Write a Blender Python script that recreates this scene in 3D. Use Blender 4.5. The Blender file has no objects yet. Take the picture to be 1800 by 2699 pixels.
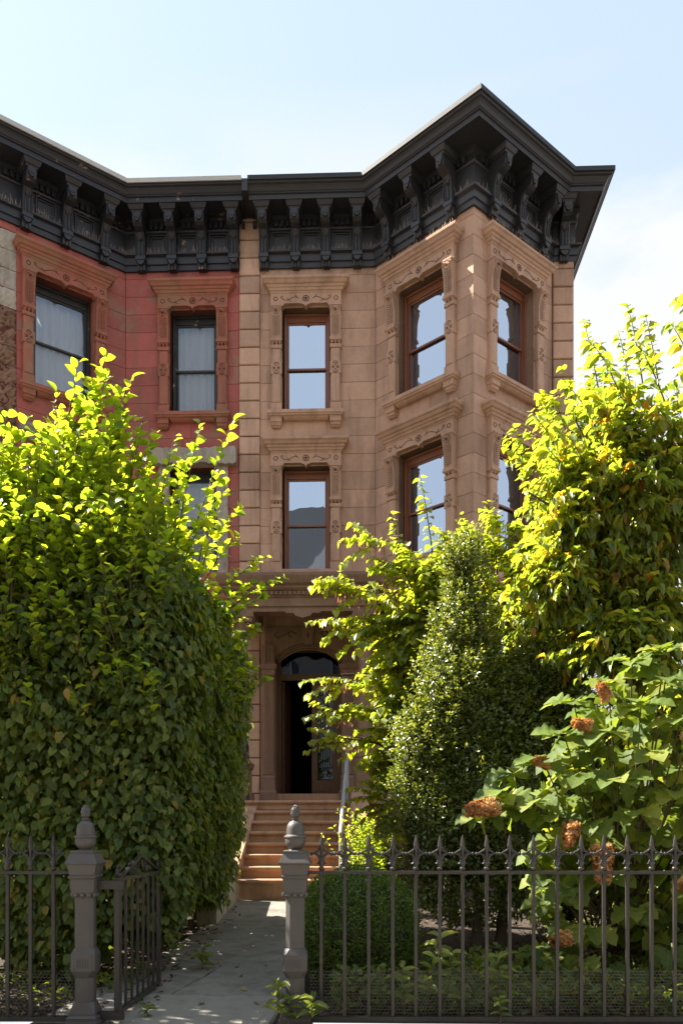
import bpy, math, random
import numpy as np
from mathutils import Matrix, Vector
random.seed(7); rng = np.random.default_rng(7)
SC = bpy.context.scene
COL = SC.collection
R = math.radians

# ---------------------------------------------------------------- camera, sky, sun, exposure
YAW = R(1.9)
cam_d = bpy.data.cameras.new('camera'); cam = bpy.data.objects.new('camera', cam_d); COL.objects.link(cam)
cam.location = (0, 0, 1.3); cam.rotation_euler = (R(90), 0, YAW)
cam_d.sensor_fit = 'HORIZONTAL'; cam_d.sensor_width = 36.0
cam_d.lens = 42.9; cam_d.shift_y = 0.4697; cam_d.clip_start = 0.1; cam_d.clip_end = 2000
SC.camera = cam
SUN_DIR = Vector((-0.66, 0.195, 0.73)).normalized()          # towards the sun: from the left, slightly behind the houses
SUN_EL = math.asin(SUN_DIR.z); SUN_AZ = math.atan2(SUN_DIR.x, SUN_DIR.y)
SC.view_settings.view_transform = 'Standard'; SC.view_settings.look = 'None'
SC.view_settings.exposure = 2.22; SC.view_settings.gamma = 1.0; SC.view_settings.use_curve_mapping = False
sl = bpy.data.lights.new('sun', 'SUN'); sl.energy = 4.4; sl.angle = R(0.53); sl.color = (1.0, 0.93, 0.82)
sun = bpy.data.objects.new('sun', sl); COL.objects.link(sun); sun.location = SUN_DIR * 60
sun.rotation_euler = SUN_DIR.to_track_quat('Z', 'Y').to_euler()
SC.cycles.use_denoising = True; SC.cycles.caustics_reflective = False; SC.cycles.caustics_refractive = False
SC.cycles.max_bounces = 8; SC.cycles.transparent_max_bounces = 12

def nd(nt, typ, out=None, **kw):
    n = nt.nodes.new(typ)
    for k, v in kw.items():
        if k.startswith('_'): setattr(n, k[1:], v); continue
        key = int(k[1:]) if k[0] == 'i' and k[1:].isdigit() else k.replace('__', ' ')
        s = n.inputs[key]
        if hasattr(v, 'is_output'): nt.links.new(v, s)
        else: s.default_value = v
    return n if out is None else n.outputs[out]
def c4(c): return (c[0], c[1], c[2], 1.0)
def math_(nt, op, a, b=0.0, clamp=False):
    return nd(nt, 'ShaderNodeMath', 0, _operation=op, _use_clamp=clamp, i0=a, i1=b)
def mixc(nt, fac, a, b, mode='MIX'):
    n = nt.nodes.new('ShaderNodeMix'); n.data_type = 'RGBA'; n.blend_type = mode
    for s, v in ((n.inputs[0], fac), (n.inputs[6], a), (n.inputs[7], b)):
        if hasattr(v, 'is_output'): nt.links.new(v, s)
        else: s.default_value = v if not isinstance(v, tuple) else (c4(v) if len(v) == 3 else v)
    return n.outputs[2]
def ramp(nt, fac, stops, out=0):
    n = nt.nodes.new('ShaderNodeValToRGB'); nt.links.new(fac, n.inputs[0])
    e = n.color_ramp.elements
    while len(e) < len(stops): e.new(0.5)
    for i, (p, c) in enumerate(stops):
        e[i].position = p; e[i].color = c4(c) if not isinstance(c, (int, float)) else (c, c, c, 1)
    return n.outputs[out]
def noise(nt, vec, scale, detail=4, rough=0.55, dist=0.0, out=0):
    return nd(nt, 'ShaderNodeTexNoise', out, Vector=vec, Scale=scale, Detail=detail, Roughness=rough, Distortion=dist)

# sky: Nishita with soft cumulus and haze that thickens towards the horizon
w = bpy.data.worlds.new('World'); SC.world = w; w.use_nodes = True; nt = w.node_tree; nt.nodes.clear()
tc = nd(nt, 'ShaderNodeTexCoord', 'Generated')
sky = nd(nt, 'ShaderNodeTexSky', 0, _sky_type='NISHITA', _sun_disc=False, _sun_elevation=SUN_EL, _sun_rotation=SUN_AZ,
         _altitude=0.0, _air_density=1.0, _dust_density=0.7, _ozone_density=1.5)
sep = nd(nt, 'ShaderNodeSeparateXYZ', None, Vector=tc)
zc = math_(nt, 'MAXIMUM', sep.outputs[2], 0.0)
den = math_(nt, 'ADD', zc, 0.18)
cx = math_(nt, 'DIVIDE', sep.outputs[0], den); cy = math_(nt, 'DIVIDE', sep.outputs[1], den)
pl = nd(nt, 'ShaderNodeCombineXYZ', 0, X=cx, Y=cy, Z=math_(nt, 'MULTIPLY', zc, 3.0))
n1 = noise(nt, nd(nt, 'ShaderNodeVectorMath', 0, i0=pl, i1=(2.1, 4.2, 0.4)), 1.5, 8, 0.52, 0.25)
cover = ramp(nt, zc, [(0.40, 0.22), (0.53, 0.17), (0.60, 0.09), (0.66, 0.0)])
nb = math_(nt, 'ADD', n1, cover)
cl = ramp(nt, nb, [(0.50, 0.0), (0.61, 1.0)])
haze = ramp(nt, zc, [(0.0, 0.80), (0.40, 0.72), (0.62, 0.66), (1.0, 0.50)])
skyw = mixc(nt, haze, sky, (1.95, 2.17, 2.32))
skyc = mixc(nt, math_(nt, 'MULTIPLY', math_(nt, 'MULTIPLY', cl, ramp(nt, zc, [(0.60, 1.0), (0.68, 0.0)])), 0.9), skyw, (2.42, 2.44, 2.47))
bg = nd(nt, 'ShaderNodeBackground', 0, Color=skyc, Strength=0.09)
nd(nt, 'ShaderNodeOutputWorld', None, Surface=bg)

# ---------------------------------------------------------------- mesh helpers
WM = {}
def place(o, parent=None, M=None):
    COL.objects.link(o)
    M = M if M is not None else Matrix.Identity(4)
    if parent is not None:
        o.parent = parent; o.matrix_parent_inverse = WM[parent.name].inverted()
    o.matrix_basis = M
    WM[o.name] = M.copy()
    return o
def obj(name, me, parent=None, M=None, kind=None):
    o = place(bpy.data.objects.new(name, me), parent, M)
    if kind: o['kind'] = kind
    return o
def thing(name, label, cat, loc, group=None):
    o = place(bpy.data.objects.new(name, None), None, Matrix.Translation(loc)); o.empty_display_size = 0.2
    o['label'] = label; o['category'] = cat
    if group: o['group'] = group
    return o
def tag(o, label, cat, group=None):
    o['label'] = label; o['category'] = cat
    if group: o['group'] = group
    return o
class MB:
    def __init__(s): s.v = []; s.f = []
    def add(s, v, f):
        n = len(s.v); s.v += [tuple(p) for p in v]; s.f += [[i + n for i in q] for q in f]; return s
    def loft(s, rings, cap=True, closed=True):
        n = len(rings[0]); v = [p for r in rings for p in r]; f = []
        for i in range(len(rings) - 1):
            for j in range(n if closed else n - 1):
                a = i * n + j; b = i * n + (j + 1) % n
                f.append([a, b, b + n, a + n])
        if cap: f.append(list(range(n))[::-1]); f.append([(len(rings) - 1) * n + j for j in range(n)])
        return s.add(v, f)
    def box(s, x0, x1, y0, y1, z0, z1):
        return s.loft([[(x0, y0, z), (x1, y0, z), (x1, y1, z), (x0, y1, z)] for z in (z0, z1)])
    def fbox(s, x0, x1, y0, y1, z0, z1, c=0.006):          # front (-y) edges chamfered
        R_ = lambda x0, x1, y, z0, z1: [(x0, y, z0), (x1, y, z0), (x1, y, z1), (x0, y, z1)]
        return s.loft([R_(x0 + c, x1 - c, y0, z0 + c, z1 - c), R_(x0, x1, y0 + c, z0, z1), R_(x0, x1, y1, z0, z1)])
    def cbox(s, x0, x1, y0, y1, z0, z1, c=0.01):           # top and vertical edges chamfered
        def rg(d, z): return [(x0 + c + d, y0 + d, z), (x1 - c - d, y0 + d, z), (x1 - d, y0 + c + d, z), (x1 - d, y1 - c - d, z),
                              (x1 - c - d, y1 - d, z), (x0 + c + d, y1 - d, z), (x0 + d, y1 - c - d, z), (x0 + d, y0 + c + d, z)]
        return s.loft([rg(c, z0), rg(0, z0 + c), rg(0, z1 - c), rg(c, z1)])
    def pxz(s, poly, y0, y1): return s.loft([[(x, y, z) for x, z in poly] for y in (y0, y1)])
    def pyz(s, poly, x0, x1): return s.loft([[(x, y, z) for y, z in poly] for x in (x0, x1)])
    def pxy(s, poly, z0, z1): return s.loft([[(x, y, z) for x, y in poly] for z in (z0, z1)])
    def lathe(s, prof, n=16, c=(0, 0), rot=0.0, sx=1.0):
        return s.loft([[(c[0] + r * math.cos(rot + 2 * math.pi * k / n) * sx, c[1] + r * math.sin(rot + 2 * math.pi * k / n), z) for k in range(n)] for r, z in prof])
    def tube(s, pts, r, n=5, cap=True):
        pts = [Vector(p) for p in pts]; rr = r if isinstance(r, (list, tuple)) else [r] * len(pts); rings = []
        for i, p in enumerate(pts):
            t = (pts[min(i + 1, len(pts) - 1)] - pts[max(i - 1, 0)])
            t = t.normalized() if t.length > 1e-9 else Vector((0, 0, 1))
            a = t.cross(Vector((0, 0, 1)) if abs(t.z) < 0.9 else Vector((1, 0, 0))).normalized(); b = t.cross(a)
            rings.append([tuple(p + (a * math.cos(2 * math.pi * k / n) + b * math.sin(2 * math.pi * k / n)) * rr[i]) for k in range(n)])
        return s.loft(rings, cap)
    def ring(s, c, rad, r, n=14, m=4, ax='y', a0=0, a1=2 * math.pi):
        full = abs(a1 - a0 - 2 * math.pi) < 1e-6
        pts = []
        for k in range(n + 1):
            a = a0 + (a1 - a0) * k / n; u, v = rad * math.cos(a), rad * math.sin(a)
            pts.append((c[0] + u, c[1], c[2] + v) if ax == 'y' else ((c[0], c[1] + u, c[2] + v) if ax == 'x' else (c[0] + u, c[1] + v, c[2])))
        return s.tube(pts, r, m, not full)
    def frame(s, x0, x1, z0, z1, t, y0, y1):               # rectangular ring facing -y
        for a in ((x0, x1, z0, z0 + t), (x0, x1, z1 - t, z1), (x0, x0 + t, z0 + t, z1 - t), (x1 - t, x1, z0 + t, z1 - t)):
            s.box(a[0], a[1], y0, y1, a[2], a[3])
        return s
    def mesh(s, name, mat, smooth=False):
        me = bpy.data.meshes.new(name); me.from_pydata(s.v, [], s.f); me.update()
        import bmesh
        bm = bmesh.new(); bm.from_mesh(me); bmesh.ops.recalc_face_normals(bm, faces=bm.faces); bm.to_mesh(me); bm.free()
        me.materials.append(mat)
        if smooth:
            me.polygons.foreach_set('use_smooth', [True] * len(me.polygons))
            me.set_sharp_from_angle(angle=R(38))
        return me
    def build(s, name, mat, parent=None, M=None, smooth=False, kind=None):
        return obj(name, s.mesh(name, mat, smooth), parent, M, kind)

def offset_pts(pts, o):
    """polyline in plan, left to right; positive o = outwards (towards -y for a line running +x)"""
    ns = []
    for a, b in zip(pts[:-1], pts[1:]):
        d = Vector((b[0] - a[0], b[1] - a[1])).normalized(); ns.append(Vector((d.y, -d.x)))
    res = []
    for i, p in enumerate(pts):
        if i == 0: m = ns[0]
        elif i == len(pts) - 1: m = ns[-1]
        else: m = (ns[i - 1] + ns[i]) / (1 + ns[i - 1].dot(ns[i]))
        res.append((p[0] + m.x * o, p[1] + m.y * o))
    return res
def sweep(mb, pts, prof):
    cols = [offset_pts(pts, o) for o, z in prof]
    return mb.loft([[(cols[j][i][0], cols[j][i][1], prof[j][1]) for j in range(len(prof))] for i in range(len(pts))])
def wall_frame(A, B, s=0.0, z=0.0, o=0.0):
    u = Vector((B[0] - A[0], B[1] - A[1])).normalized(); n = Vector((u.y, -u.x))
    t = Vector((A[0], A[1])) + u * s + n * o
    return Matrix(((u.x, -n.x, 0, t.x), (u.y, -n.y, 0, t.y), (0, 0, 1, z), (0, 0, 0, 1)))

# ---------------------------------------------------------------- materials
def base(name):
    m = bpy.data.materials.new(name); m.use_nodes = True; nt = m.node_tree; nt.nodes.clear()
    return m, nt, nd(nt, 'ShaderNodeNewGeometry', 'Position')
def finish(nt, col, rough, h=None, strength=0.3, dist=0.01, spec=0.4, metal=0.0):
    kw = dict(Base__Color=col, Roughness=rough, Metallic=metal); kw['Specular__IOR__Level'] = spec
    if h is not None: kw['Normal'] = nd(nt, 'ShaderNodeBump', 0, Height=h, Strength=strength, Distance=dist)
    p = nd(nt, 'ShaderNodeBsdfPrincipled', 0, **kw); nd(nt, 'ShaderNodeOutputMaterial', None, Surface=p)
def stone_mat(name, c1, c2, stain, stain_amt=0.35, rough=0.85, bump=0.25, jitter=0.16, patch=None, tool=0.0):
    m, nt, pos = base(name)
    a = noise(nt, pos, 1.1, 6, 0.6); b = noise(nt, pos, 17, 4); fine = noise(nt, pos, 120, 3, 0.7)
    st = noise(nt, nd(nt, 'ShaderNodeVectorMath', 0, _operation='MULTIPLY', i0=pos, i1=(4.5, 4.5, 0.7)), 1.0, 6, 0.62, 0.4)
    rnd = nd(nt, 'ShaderNodeObjectInfo', 'Random')
    col = mixc(nt, ramp(nt, a, [(0.32, 0.0), (0.68, 1.0)]), c1, c2)
    col = mixc(nt, math_(nt, 'MULTIPLY', ramp(nt, st, [(0.47, 0.0), (0.72, 1.0)]), stain_amt), col, stain)
    v = math_(nt, 'ADD', 1.0 - jitter / 2 - 0.13, math_(nt, 'ADD', math_(nt, 'MULTIPLY', rnd, jitter), math_(nt, 'MULTIPLY', b, 0.26)))
    blo = noise(nt, pos, 0.75, 5, 0.65, 0.8)
    col = mixc(nt, math_(nt, 'MULTIPLY', ramp(nt, blo, [(0.48, 0.0), (0.66, 1.0)]), stain_amt * 0.3), col, stain)
    if patch:
        pn = noise(nt, pos, 1.7, 7, 0.6, 0.5)
        col = mixc(nt, ramp(nt, pn, [(0.55, 0.0), (0.62, 0.85)]), col, patch)
    col = nd(nt, 'ShaderNodeVectorMath', 0, _operation='SCALE', i0=col, Scale=v)
    hh = math_(nt, 'ADD', math_(nt, 'MULTIPLY', fine, 0.5), b)
    finish(nt, col, rough, hh, bump, 0.012, 0.25)
    return m
M_BROWN = stone_mat('brownstone', (0.585, 0.380, 0.275), (0.50, 0.318, 0.227), (0.26, 0.165, 0.12), 0.7, jitter=0.34)
M_BROWN_T = stone_mat('brownstone trim', (0.585, 0.378, 0.272), (0.51, 0.325, 0.232), (0.26, 0.165, 0.12), 0.65, jitter=0.05)
M_JOINT = stone_mat('mortar', (0.20, 0.125, 0.085), (0.16, 0.10, 0.07), (0.1, 0.07, 0.05), 0.3)
M_CARVE = stone_mat('painted shade in carving', (0.13, 0.082, 0.055), (0.10, 0.066, 0.046), (0.1, 0.07, 0.05), 0.3)  # shade inside the incised lines, painted as a dark colour
M_RED = stone_mat('red painted stone', (0.47, 0.14, 0.122), (0.40, 0.115, 0.10), (0.25, 0.125, 0.092), 0.75, patch=(0.33, 0.185, 0.135))
M_RED_T = stone_mat('red painted trim', (0.42, 0.145, 0.10), (0.37, 0.155, 0.105), (0.20, 0.11, 0.075), 0.7, jitter=0.08, patch=(0.33, 0.18, 0.115))
M_RED_J = stone_mat('red joint', (0.16, 0.05, 0.045), (0.13, 0.045, 0.04), (0.09, 0.05, 0.04), 0.3)
M_RED_C = stone_mat('painted shade in red carving', (0.13, 0.05, 0.035), (0.10, 0.045, 0.03), (0.08, 0.04, 0.03), 0.3)  # same painted groove shade for the red house
M_ROUGH = stone_mat('eroded brownstone', (0.33, 0.20, 0.135), (0.25, 0.15, 0.10), (0.15, 0.09, 0.065), 0.7, 0.95, 0.9)
M_STUCCO = stone_mat('bare cement patch', (0.50, 0.45, 0.38), (0.40, 0.355, 0.295), (0.22, 0.17, 0.13), 0.7, 0.95, 0.7)
M_STEP = stone_mat('stoop brownstone', (0.48, 0.29, 0.185), (0.40, 0.235, 0.15), (0.16, 0.10, 0.072), 0.65, jitter=0.12)
M_CONC = stone_mat('bluestone slab', (0.27, 0.25, 0.21), (0.20, 0.185, 0.157), (0.105, 0.094, 0.078), 0.75, 0.8, 0.6, 0.12)
M_WALLC = stone_mat('weathered cement', (0.42, 0.38, 0.30), (0.33, 0.29, 0.225), (0.15, 0.125, 0.09), 0.8, 0.9, 0.5)
def paint_mat(name, c, c2, rough=0.45, scale=7.0, chips=None, spec=0.5, bump=0.25, lo=0.60, hi=0.66):
    m, nt, pos = base(name)
    a = noise(nt, pos, scale, 6, 0.6); fine = noise(nt, pos, 70, 4, 0.6)
    col = mixc(nt, a, c, c2)
    if chips:
        ch = noise(nt, nd(nt, 'ShaderNodeVectorMath', 0, _operation='MULTIPLY', i0=pos, i1=(1, 1, 1.6)), 5.5, 9, 0.68)
        col = mixc(nt, ramp(nt, ch, [(lo, 0.0), (hi, 1.0)]), col, chips)
    finish(nt, col, rough, math_(nt, 'ADD', a, math_(nt, 'MULTIPLY', fine, 0.4)), bump, 0.006, spec)
    return m
M_BLACK = paint_mat('black cornice paint', (0.022, 0.022, 0.024), (0.036, 0.036, 0.039), 0.45)
M_BLACK2 = paint_mat('peeling black cornice paint', (0.013, 0.014, 0.019), (0.026, 0.027, 0.035), 0.45, chips=(0.27, 0.20, 0.14), lo=0.635, hi=0.67)
M_COPING = paint_mat('dark metal coping', (0.022, 0.026, 0.028), (0.032, 0.036, 0.038), 0.7)
M_COPING2 = paint_mat('pale metal coping', (0.55, 0.54, 0.50), (0.42, 0.41, 0.38), 0.4)
M_SASH = paint_mat('red brown sash paint', (0.29, 0.115, 0.065), (0.235, 0.092, 0.052), 0.35)
M_SASHB = paint_mat('black sash paint', (0.018, 0.02, 0.02), (0.035, 0.037, 0.035), 0.4, chips=(0.42, 0.33, 0.24), lo=0.64, hi=0.68)
M_IRON = paint_mat('painted cast iron', (0.022, 0.020, 0.019), (0.040, 0.036, 0.033), 0.42, 9, chips=(0.11, 0.05, 0.025), lo=0.62, hi=0.72)
M_IRONP = paint_mat('grey painted iron post', (0.062, 0.058, 0.056), (0.098, 0.091, 0.084), 0.5, 8, chips=(0.09, 0.055, 0.035), lo=0.60, hi=0.72)
M_GALV = paint_mat('galvanised pipe', (0.30, 0.32, 0.33), (0.38, 0.40, 0.41), 0.4)
M_DOOR = paint_mat('varnished door', (0.12, 0.055, 0.033), (0.085, 0.038, 0.024), 0.4)
M_SPIKE = paint_mat('bird spikes', (0.45, 0.36, 0.25), (0.40, 0.31, 0.21), 0.5)
M_ROOM = paint_mat('plaster room', (0.16, 0.15, 0.135), (0.14, 0.13, 0.12), 0.9)
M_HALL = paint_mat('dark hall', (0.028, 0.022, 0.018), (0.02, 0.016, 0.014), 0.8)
M_ROOF = paint_mat('roof felt', (0.10, 0.10, 0.10), (0.14, 0.14, 0.14), 0.9)
def glass_mat(name, refl, tint, rough=0.0, wob=0.02):
    m, nt, pos = base(name)
    n = noise(nt, pos, 1.6, 2, 0.5)
    nor = nd(nt, 'ShaderNodeBump', 0, Height=n, Strength=wob, Distance=0.05)
    g = nd(nt, 'ShaderNodeBsdfGlossy', 0, Color=(0.62, 0.76, 0.98, 1), Roughness=rough, Normal=nor)
    t = nd(nt, 'ShaderNodeBsdfTransparent', 0, Color=c4(tint))
    lw = nd(nt, 'ShaderNodeLayerWeight', 'Fresnel', Blend=0.35)
    f = math_(nt, 'ADD', refl, math_(nt, 'MULTIPLY', lw, 0.6), True)
    nd(nt, 'ShaderNodeOutputMaterial', None, Surface=nd(nt, 'ShaderNodeMixShader', 0, Fac=f, i1=t, i2=g))
    return m
M_GLASS = glass_mat('coated window glass', 0.62, (0.35, 0.38, 0.40), 0.0, 0.045)
M_GLASS2 = glass_mat('clear window glass', 0.04, (0.95, 0.96, 0.97))
def cloth_mat(name, c):
    m, nt, pos = base(name)
    d = nd(nt, 'ShaderNodeBsdfDiffuse', 0, Color=c4(c)); t = nd(nt, 'ShaderNodeBsdfTranslucent', 0, Color=c4(c))
    nd(nt, 'ShaderNodeOutputMaterial', None, Surface=nd(nt, 'ShaderNodeMixShader', 0, Fac=0.35, i1=d, i2=t)); return m
M_CURT = cloth_mat('white curtain', (0.86, 0.86, 0.84))
def leaf_mat(name, stops, gain=(3.4, 2.9, 1.2), trans=0.45, rough=0.42, spec=0.45, per_obj=False):
    m, nt, pos = base(name)
    veins = 0.0
    if per_obj:
        oc = nd(nt, 'ShaderNodeSeparateXYZ', None, Vector=nd(nt, 'ShaderNodeTexCoord', 'Object'))
        ay = math_(nt, 'ABSOLUTE', oc.outputs[1])
        wv = math_(nt, 'SINE', math_(nt, 'MULTIPLY', math_(nt, 'SUBTRACT', oc.outputs[0], math_(nt, 'MULTIPLY', ay, 0.75)), 44.0))
        rib = ramp(nt, ay, [(0.0, 1.0), (0.035, 0.0)])
        veins = math_(nt, 'ADD', ramp(nt, wv, [(0.80, 0.0), (1.0, 0.55)]), rib, True)
    t = nd(nt, 'ShaderNodeObjectInfo', 'Random') if per_obj else nd(nt, 'ShaderNodeAttribute', 'Fac', _attribute_name='tint')
    col = ramp(nt, t, stops)
    col = mixc(nt, math_(nt, 'MULTIPLY', noise(nt, pos, 55, 3), 0.35), col, (0.05, 0.06, 0.015))
    tcol = nd(nt, 'ShaderNodeVectorMath', 0, _operation='MULTIPLY', i0=col, i1=gain)
    if per_obj: col = mixc(nt, math_(nt, 'MULTIPLY', veins, 0.45), col, (0.24, 0.28, 0.08))
    kw = dict(Base__Color=col, Roughness=rough); kw['Specular__IOR__Level'] = spec
    kw['Normal'] = nd(nt, 'ShaderNodeBump', 0, Height=noise(nt, pos, 70, 2), Strength=0.25, Distance=0.01)
    p = nd(nt, 'ShaderNodeBsdfPrincipled', 0, **kw)
    tr = nd(nt, 'ShaderNodeBsdfTranslucent', 0, Color=tcol)
    nd(nt, 'ShaderNodeOutputMaterial', None, Surface=nd(nt, 'ShaderNodeMixShader', 0, Fac=trans, i1=p, i2=tr)); return m
HEDGE_ST = [(0.0, (0.055, 0.095, 0.022)), (0.5, (0.105, 0.165, 0.030)), (0.88, (0.18, 0.22, 0.04)), (0.97, (0.22, 0.19, 0.04)), (1.0, (0.27, 0.20, 0.04))]
SHOOT_ST = [(0.0, (0.085, 0.15, 0.022)), (0.6, (0.13, 0.20, 0.025)), (1.0, (0.20, 0.24, 0.028))]
RED_ST = [(0.0, (0.12, 0.17, 0.03)), (0.6, (0.20, 0.24, 0.035)), (0.96, (0.28, 0.28, 0.035)), (1.0, (0.34, 0.25, 0.03))]
CHE_ST = [(0.0, (0.09, 0.14, 0.028)), (0.55, (0.185, 0.235, 0.035)), (0.90, (0.28, 0.275, 0.038)), (0.97, (0.34, 0.21, 0.03)), (1.0, (0.40, 0.12, 0.02))]
BOX_ST = [(0.0, (0.075, 0.11, 0.026)), (0.6, (0.14, 0.185, 0.040)), (1.0, (0.24, 0.275, 0.06))]
BALL_ST = [(0.0, (0.05, 0.10, 0.018)), (0.6, (0.095, 0.17, 0.024)), (1.0, (0.16, 0.24, 0.03))]
HYD_ST = [(0.0, (0.075, 0.125, 0.025)), (0.6, (0.135, 0.20, 0.035)), (1.0, (0.24, 0.27, 0.045))]
M_HEDGE = leaf_mat('hedge leaves', HEDGE_ST, trans=0.33, rough=0.5, spec=0.35)
G2 = (4.4, 3.6, 1.0)
M_SHOOT = leaf_mat('young shoot leaves', SHOOT_ST, G2, trans=0.6); M_SHOOT_O = leaf_mat('young shoot leaf', SHOOT_ST, G2, trans=0.6, per_obj=True)
M_REDB = leaf_mat('heart leaves', RED_ST, (3.7, 3.5, 1.1), trans=0.5, rough=0.42, spec=0.7); M_REDB_O = leaf_mat('heart leaf', RED_ST, (3.7, 3.5, 1.1), trans=0.5, rough=0.42, spec=0.7, per_obj=True)
M_CHER = leaf_mat('long leaves', CHE_ST, (3.5, 3.25, 1.1), trans=0.48, rough=0.40, spec=0.7); M_CHER_O = leaf_mat('long leaf', CHE_ST, (3.5, 3.25, 1.1), trans=0.48, rough=0.40, spec=0.7, per_obj=True)
M_BOXW = leaf_mat('boxwood leaves', BOX_ST, trans=0.28, rough=0.30, spec=0.65)
M_BALL = leaf_mat('clipped box leaves', BALL_ST, trans=0.3, rough=0.4)
M_HYD = leaf_mat('oak shaped leaves', HYD_ST, trans=0.38, rough=0.6, spec=0.3)
M_HYD_O = leaf_mat('oak shaped leaf', HYD_ST, trans=0.38, rough=0.6, spec=0.3, per_obj=True)
M_WEED_O = leaf_mat('weed leaf', [(0, (0.09, 0.14, 0.045)), (1, (0.20, 0.25, 0.09))], trans=0.35, per_obj=True)
M_YELLOW_O = leaf_mat('fallen yellow leaf', [(0, (0.45, 0.30, 0.03)), (0.6, (0.40, 0.22, 0.03)), (1, (0.22, 0.14, 0.05))], trans=0.1, per_obj=True)
M_LITTER = leaf_mat('dry leaf litter', [(0, (0.07, 0.047, 0.03)), (0.7, (0.13, 0.083, 0.05)), (1, (0.24, 0.16, 0.085))], gain=(1, 1, 1), trans=0.1, rough=0.8)
M_POD = leaf_mat('dry seed pods', [(0, (0.26, 0.13, 0.07)), (0.6, (0.40, 0.20, 0.10)), (1, (0.52, 0.31, 0.17))], gain=(1.2, 1.0, 0.8), trans=0.3, rough=0.6)
M_FLOR = leaf_mat('dry hydrangea florets', [(0, (0.36, 0.15, 0.06)), (0.5, (0.58, 0.28, 0.09)), (1, (0.76, 0.55, 0.28))], gain=(1.3, 1.1, 0.9), trans=0.35, rough=0.7)
M_BARK = stone_mat('bark', (0.13, 0.10, 0.075), (0.085, 0.065, 0.05), (0.05, 0.04, 0.03), 0.5, 0.95, 1.0)
M_TWIG = stone_mat('twig bark', (0.12, 0.09, 0.055), (0.08, 0.06, 0.04), (0.05, 0.04, 0.03), 0.3)
M_PORT = stone_mat('dark brownstone', (0.29, 0.185, 0.132), (0.24, 0.15, 0.106), (0.15, 0.095, 0.07), 0.6, jitter=0.08)  # darker brown than the facade stone
M_SOIL = stone_mat('garden soil', (0.06, 0.045, 0.033), (0.042, 0.032, 0.025), (0.04, 0.03, 0.024), 0.5, 0.95, 1.0)
M_WIRE = paint_mat('black wire', (0.02, 0.02, 0.02), (0.035, 0.033, 0.03), 0.6)
M_NET = paint_mat('grey wire netting', (0.065, 0.062, 0.06), (0.09, 0.085, 0.08), 0.5)
# ---------------------------------------------------------------- ground, path, street
GZ = lambda y: 0.03 + max(0.0, min(y, 11.4) - 5.33) * 0.0542
def ground_sheet():
    xs = np.linspace(-60, 60, 61); ys = np.concatenate([np.linspace(5.5, 14.5, 24), np.linspace(15.2, 90, 10)])
    mb = MB(); V = [(x, y, GZ(y) - 0.03 + 0.015 * math.sin(x * 3.1) * math.sin(y * 2.3)) for y in ys for x in xs]; n = len(xs)
    F = [[j * n + i, j * n + i + 1, (j + 1) * n + i + 1, (j + 1) * n + i] for j in range(len(ys) - 1) for i in range(n - 1)]
    mb.add(V, F); return mb
ground_sheet().build('ground', M_SOIL, kind='structure')
M_ASPH = stone_mat('asphalt', (0.055, 0.055, 0.057), (0.045, 0.045, 0.046), (0.03, 0.03, 0.03), 0.4, 0.9, 0.6)
M_SIDE = stone_mat('sidewalk concrete', (0.33, 0.305, 0.265), (0.27, 0.25, 0.215), (0.165, 0.15, 0.125), 0.5, 0.85, 0.4)
MB().add([(-200, -9, -0.16), (200, -9, -0.16), (200, 0.4, -0.16), (-200, 0.4, -0.16)], [[0, 1, 2, 3]]).build('street', M_ASPH, kind='structure')
sw = MB().box(-60, 60, 0.4, 0.55, -0.2, -0.005).build('kerb', M_SIDE, kind='structure')
sd = MB().add([(-60, 0.56, -0.03), (60, 0.56, -0.03), (60, 5.5, -0.03), (-60, 5.5, -0.03)], [[0, 1, 2, 3]]).build('sidewalk', M_SIDE, kind='structure')
for i in range(-6, 6):
    for j in range(3):
        MB().cbox(i * 1.8 + 0.006, i * 1.8 + 1.794, 0.56 + j * 1.56 + 0.006, 0.56 + (j + 1) * 1.56 - 0.006, -0.029, 0.0 + random.uniform(-.004, .004), 0.006).build('paving_slab', M_SIDE, sd)
MB().box(-200, 200, -14, -9, -0.2, 0.0).build('far_sidewalk', M_SIDE, kind='structure')
# front path: worn slabs with jagged cracks between them
path = MB().add([(-2.19, 5.42, GZ(5.42) - .022), (-0.61, 5.42, GZ(5.42) - .022), (-0.28, 11.24, GZ(11.24) - .022), (-1.83, 11.24, GZ(11.24) - .022)], [[0, 1, 2, 3]]).build('path', M_SOIL, kind='structure')
def jag(a, b, amp, n, seed):
    r = random.Random(seed); out = []
    for i in range(n + 1):
        t = i / n; e = amp * (0 if i in (0, n) else r.uniform(-1, 1))
        out.append((a[0] + (b[0] - a[0]) * t + e * 0.35, a[1] + (b[1] - a[1]) * t + e))
    return out
def slab(poly, tilt=0.0, mat=M_CONC):
    poly = [(p[0] + 0.0157 * p[1], p[1] * 0.79) for p in poly]
    cxm = sum(p[0] for p in poly) / len(poly); cym = sum(p[1] for p in poly) / len(poly)
    def sh(p, k): 
        d = Vector((cxm - p[0], cym - p[1])); d = d.normalized() * k; return (p[0] + d.x, p[1] + d.y)
    mb = MB(); rings = []
    for k, dz in ((0.013, -0.05), (0.013, -0.014), (0.027, 0.0)):
        rings.append([(sh(p, k)[0], sh(p, k)[1], GZ(p[1]) + 0.012 + dz + tilt * (p[0] - cxm)) for p in poly])
    mb.loft(rings); return mb.build('path_slab', mat, path)
c1 = jag((-2.25, 7.72), (-0.72, 7.62), 0.035, 14, 1)
c2 = jag((-2.02, 11.62), (-0.60, 11.55), 0.008, 8, 2)
J = (-1.42, 8.92); K0 = c1[6]
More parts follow.
